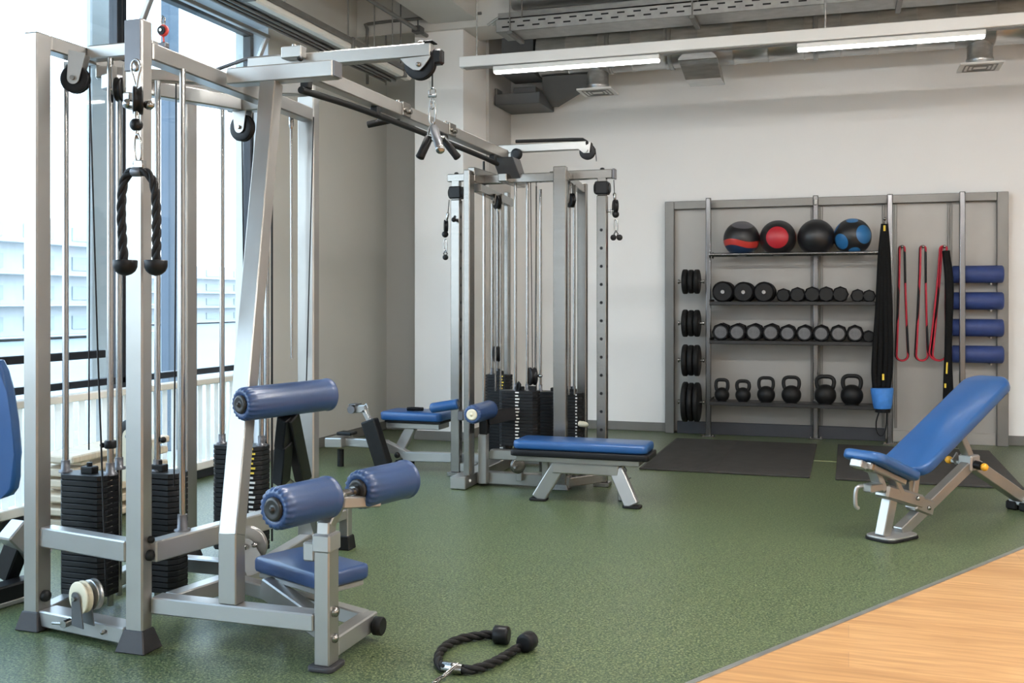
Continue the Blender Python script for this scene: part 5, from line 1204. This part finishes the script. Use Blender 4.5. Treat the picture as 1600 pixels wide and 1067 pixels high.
# base plate and front legs
mb = MB(); mb.pad(L3(.03, 0, .019), eb, wb, Z1, .13, .085, .006, .05, .003); P('foot_plate', mb, M['silver_light'], t)
mb = MB(); mb.pad(L3(.03, 0, .0075), eb, wb, Z1, .135, .09, .0065, .05, .003); P('rubber_pad', mb, M['rubber'], t)
mb = MB(); mb.bar(L3(-.05, 0, .022), L3(.02, 0, .235), .055, .065, tuple(eb)); P('front_post', mb, M['silver'], t)
mb = MB(); mb.bar(L3(.09, 0, .022), L3(.77, 0, .335), .055, .062); P('main_spine', mb, M['silver'], t)
mb = MB(); mb.bar(L3(.735, 0, .345), L3(1.275, 0, .085), .06, .07); P('rear_leg', mb, M['silver'], t)
mb = MB(); mb.bar(L3(1.29, -.06, .055), L3(1.29, .06, .055), .06, .05, (0, 0, 1), .008); P('rear_stabiliser', mb, M['silver_light'], t)
for s in (-.04, .04):
    mb = MB(); mb.bar(L3(1.29, s, .001), L3(1.29, s, .055), .07, .075, tuple(eb), .01); P('rubber_foot', mb, M['rubber'], t)
# seat carrier
mb = MB(); mb.bar(L3(-.06, 0, .262), L3(.26, 0, .168), .085, .075, (0, 0, 1), .012); P('seat_carrier', mb, M['silver'], t)
mb = MB(); mb.bar(L3(.20, 0, .175), L3(.36, 0, .120), .075, .085, (0, 0, 1), .01); P('pivot_bracket', mb, M['silver'], t)
for c, s in ((L3(.30, .038, .135), 1), (L3(.19, .044, .20), 1)): bolt(t, c, wb * s, .012, .014)
# seat pad tilted: front edge up
sa, sb = V((-.235, .466)), V((.125, .326))
sx = (eb * (sb[0] - sa[0]) + Z1 * (sb[1] - sa[1])).normalized(); sz = sx.cross(wb); sz = sz if sz.z > 0 else -sz
cs_ = L3((sa[0] + sb[0]) / 2, 0, (sa[1] + sb[1]) / 2)
mb = MB(); mb.pad(cs_, sx, wb, sz, .195, .125, .026, .055, .015)
P('seat', mb, M['blue2'], t)
mb = MB(); mb.obb(cs_ - sz * .044, sx, wb, sz, .165, .055, .0165, .006); mb.obb(cs_ - sz * .052 - sx * .185, sx, wb, sz, .03, .035, .020, .005); P('seat_rail', mb, M['silver_light'], t)
mb = MB(); mb.obb(cs_ - sz * .048 - sx * .15, sx, wb, sz, .018, .062, .024, .008); P('slide_lock', mb, M['chrome'], t)
mb = MB(); mb.bar(L3(-.12, -.015, .40), L3(-.06, 0, .26), .04, .06, tuple(wb)); mb.bar(L3(-.03, .02, .38), L3(.07, .015, .235), .035, .055, tuple(wb)); mb.bar(L3(.15, .01, .30), L3(.17, 0, .21), .035, .05, tuple(wb)); mb.obb(L3(-.13, 0, .285), eb, wb, Z1, .05, .028, .022, .006); P('seat_strut', mb, M['silver'], t)
mb = MB(); mb.tube(resample([L3(-.14, 0, .285), L3(-.19, -.04, .29), L3(-.205, -.05, .26), L3(-.205, -.05, .19), L3(-.19, -.045, .175)], .015), .011, 10); P('pull_lever', mb, M['silver_light'], t)
# back pad
ba, bb = V((.105, .345)), V((.985, .795))
bx_ = (eb * (bb[0] - ba[0]) + Z1 * (bb[1] - ba[1])).normalized(); bz_ = bx_.cross(wb); bz_ = bz_ if bz_.z > 0 else -bz_
L_ = (bb - ba).length
cb = L3((ba[0] + bb[0]) / 2, 0, (ba[1] + bb[1]) / 2)
mb = MB(); mb.pad(cb, bx_, wb, bz_, L_ / 2, .14, .030, .09, .014); P('back_rest', mb, M['blue2'], t)
mb = MB(); mb.obb(cb - bz_ * .046 - bx_ * .12, bx_, wb, bz_, L_ / 2 - .18, .03, .0155, .004); P('back_rail', mb, M['silver'], t)
mb = MB(); mb.bar(L3(.20, 0, .20), L3(.24, 0, .37), .05, .045, tuple(eb)); P('hinge_post', mb, M['silver'], t)
mb = MB(); mb.bar(L3(.765, 0, .335), L3(.625, 0, .535), .045, .05, tuple(wb)); mb.cyl(L3(.63, -.035, .53), L3(.63, .035, .53), .02, 12); P('back_strut', mb, M['silver'], t)
mb = MB(); mb.bar(L3(.735, -.11, .335), L3(.735, .085, .325), .022, .022); mb.obb(L3(.75, 0, .335), eb, wb, Z1, .045, .042, .045, .008); mb.prism([L3(.70, -.075, .35), L3(.74, -.075, .385), L3(.78, -.075, .33), L3(.73, -.075, .315)], wb * .008); P('ladder_bracket', mb, M['silver_light'], t)
mb = MB(); mb.cyl(L3(.735, .045, .33), L3(.735, .085, .325), .024, 16); P('pin_collar', mb, M['black'], t)
for c in (L3(.735, .10, .322), L3(.735, -.115, .336)):
    mb = MB(); mb.sphere(c, .022, 16); P('pin_knob', mb, M['orange'], t)

# ------------------------------------------------------------------ machine cut by the left edge
t = thing('chest_machine', 'machine cut off by the left edge, with a blue pad over a black base', 'exercise machine', (-3.7, 3.8, 0))
Yc = 3.72
poly = [(-70, 562), (-4, 563), (4, 580), (10, 612), (17, 660), (21.5, 710), (22, 748), (19, 766), (12, 776), (0, 780), (-70, 792)]
mb = MB(); mb.prism([PY(u, v, Yc) for u, v in poly], (-.02, .07, 0), .018); P('back_rest', mb, M['blue2'], t)
mb = MB(); a = PY(-30, 600, Yc + .10); mb.box((a.x - .05, Yc + .08, .05), (a.x + .02, Yc + .14, a.z), .006); P('upright', mb, M['silver'], t)
a, b = PZ(-30, 936, .05), PZ(66, 908, .05)
mb = MB(); mb.bar((a.x, a.y, .045), (b.x, b.y, .045), .09, .085, (0, 0, 1), .008); P('base_beam', mb, M['black'], t)
mb = MB(); mb.bar((a.x, a.y - .03, .012), (b.x, b.y - .03, .012), .09, .02, (0, 0, 1), .003); P('base_plate', mb, M['silver_light'], t)
q0 = PD(8, 915, 4.32); q1 = PD(32, 838, 4.32)
mb = MB(); mb.bar((q0.x, q0.y, .085), q1, .08, .075, (0, 1, 0), .006); P('angled_leg', mb, M['black'], t)
mb = MB(); mb.bar(PD(16, 826, 4.28), PD(62, 872, 4.40), .09, .10, (0, 0, 1), .006); P('step_arm', mb, M['silver_light'], t)

# ------------------------------------------------------------------ daylight and view
w = bpy.data.worlds.new('daylight'); scn.world = w; w.use_nodes = True
nt = w.node_tree; nt.nodes.clear()
o = nt.nodes.new('ShaderNodeOutputWorld'); bg = nt.nodes.new('ShaderNodeBackground'); tc = nt.nodes.new('ShaderNodeTexCoord')
sp_ = nt.nodes.new('ShaderNodeSeparateXYZ'); rp = nt.nodes.new('ShaderNodeValToRGB')
rp.color_ramp.elements[0].position = .0; rp.color_ramp.elements[0].color = (.86, .93, 1.0, 1); rp.color_ramp.elements[1].position = .55; rp.color_ramp.elements[1].color = (.55, .76, 1.0, 1)
nt.links.new(tc.outputs['Generated'], sp_.inputs[0]); nt.links.new(sp_.outputs['Z'], rp.inputs['Fac']); nt.links.new(rp.outputs['Color'], bg.inputs['Color'])
bg.inputs['Strength'].default_value = 4.0; nt.links.new(bg.outputs[0], o.inputs['Surface'])
vs = scn.view_settings
scn.display_settings.display_device = 'sRGB'
vs.view_transform = 'Standard'; vs.look = 'None'; vs.gamma = 1; vs.use_curve_mapping = False; vs.exposure = 0.80
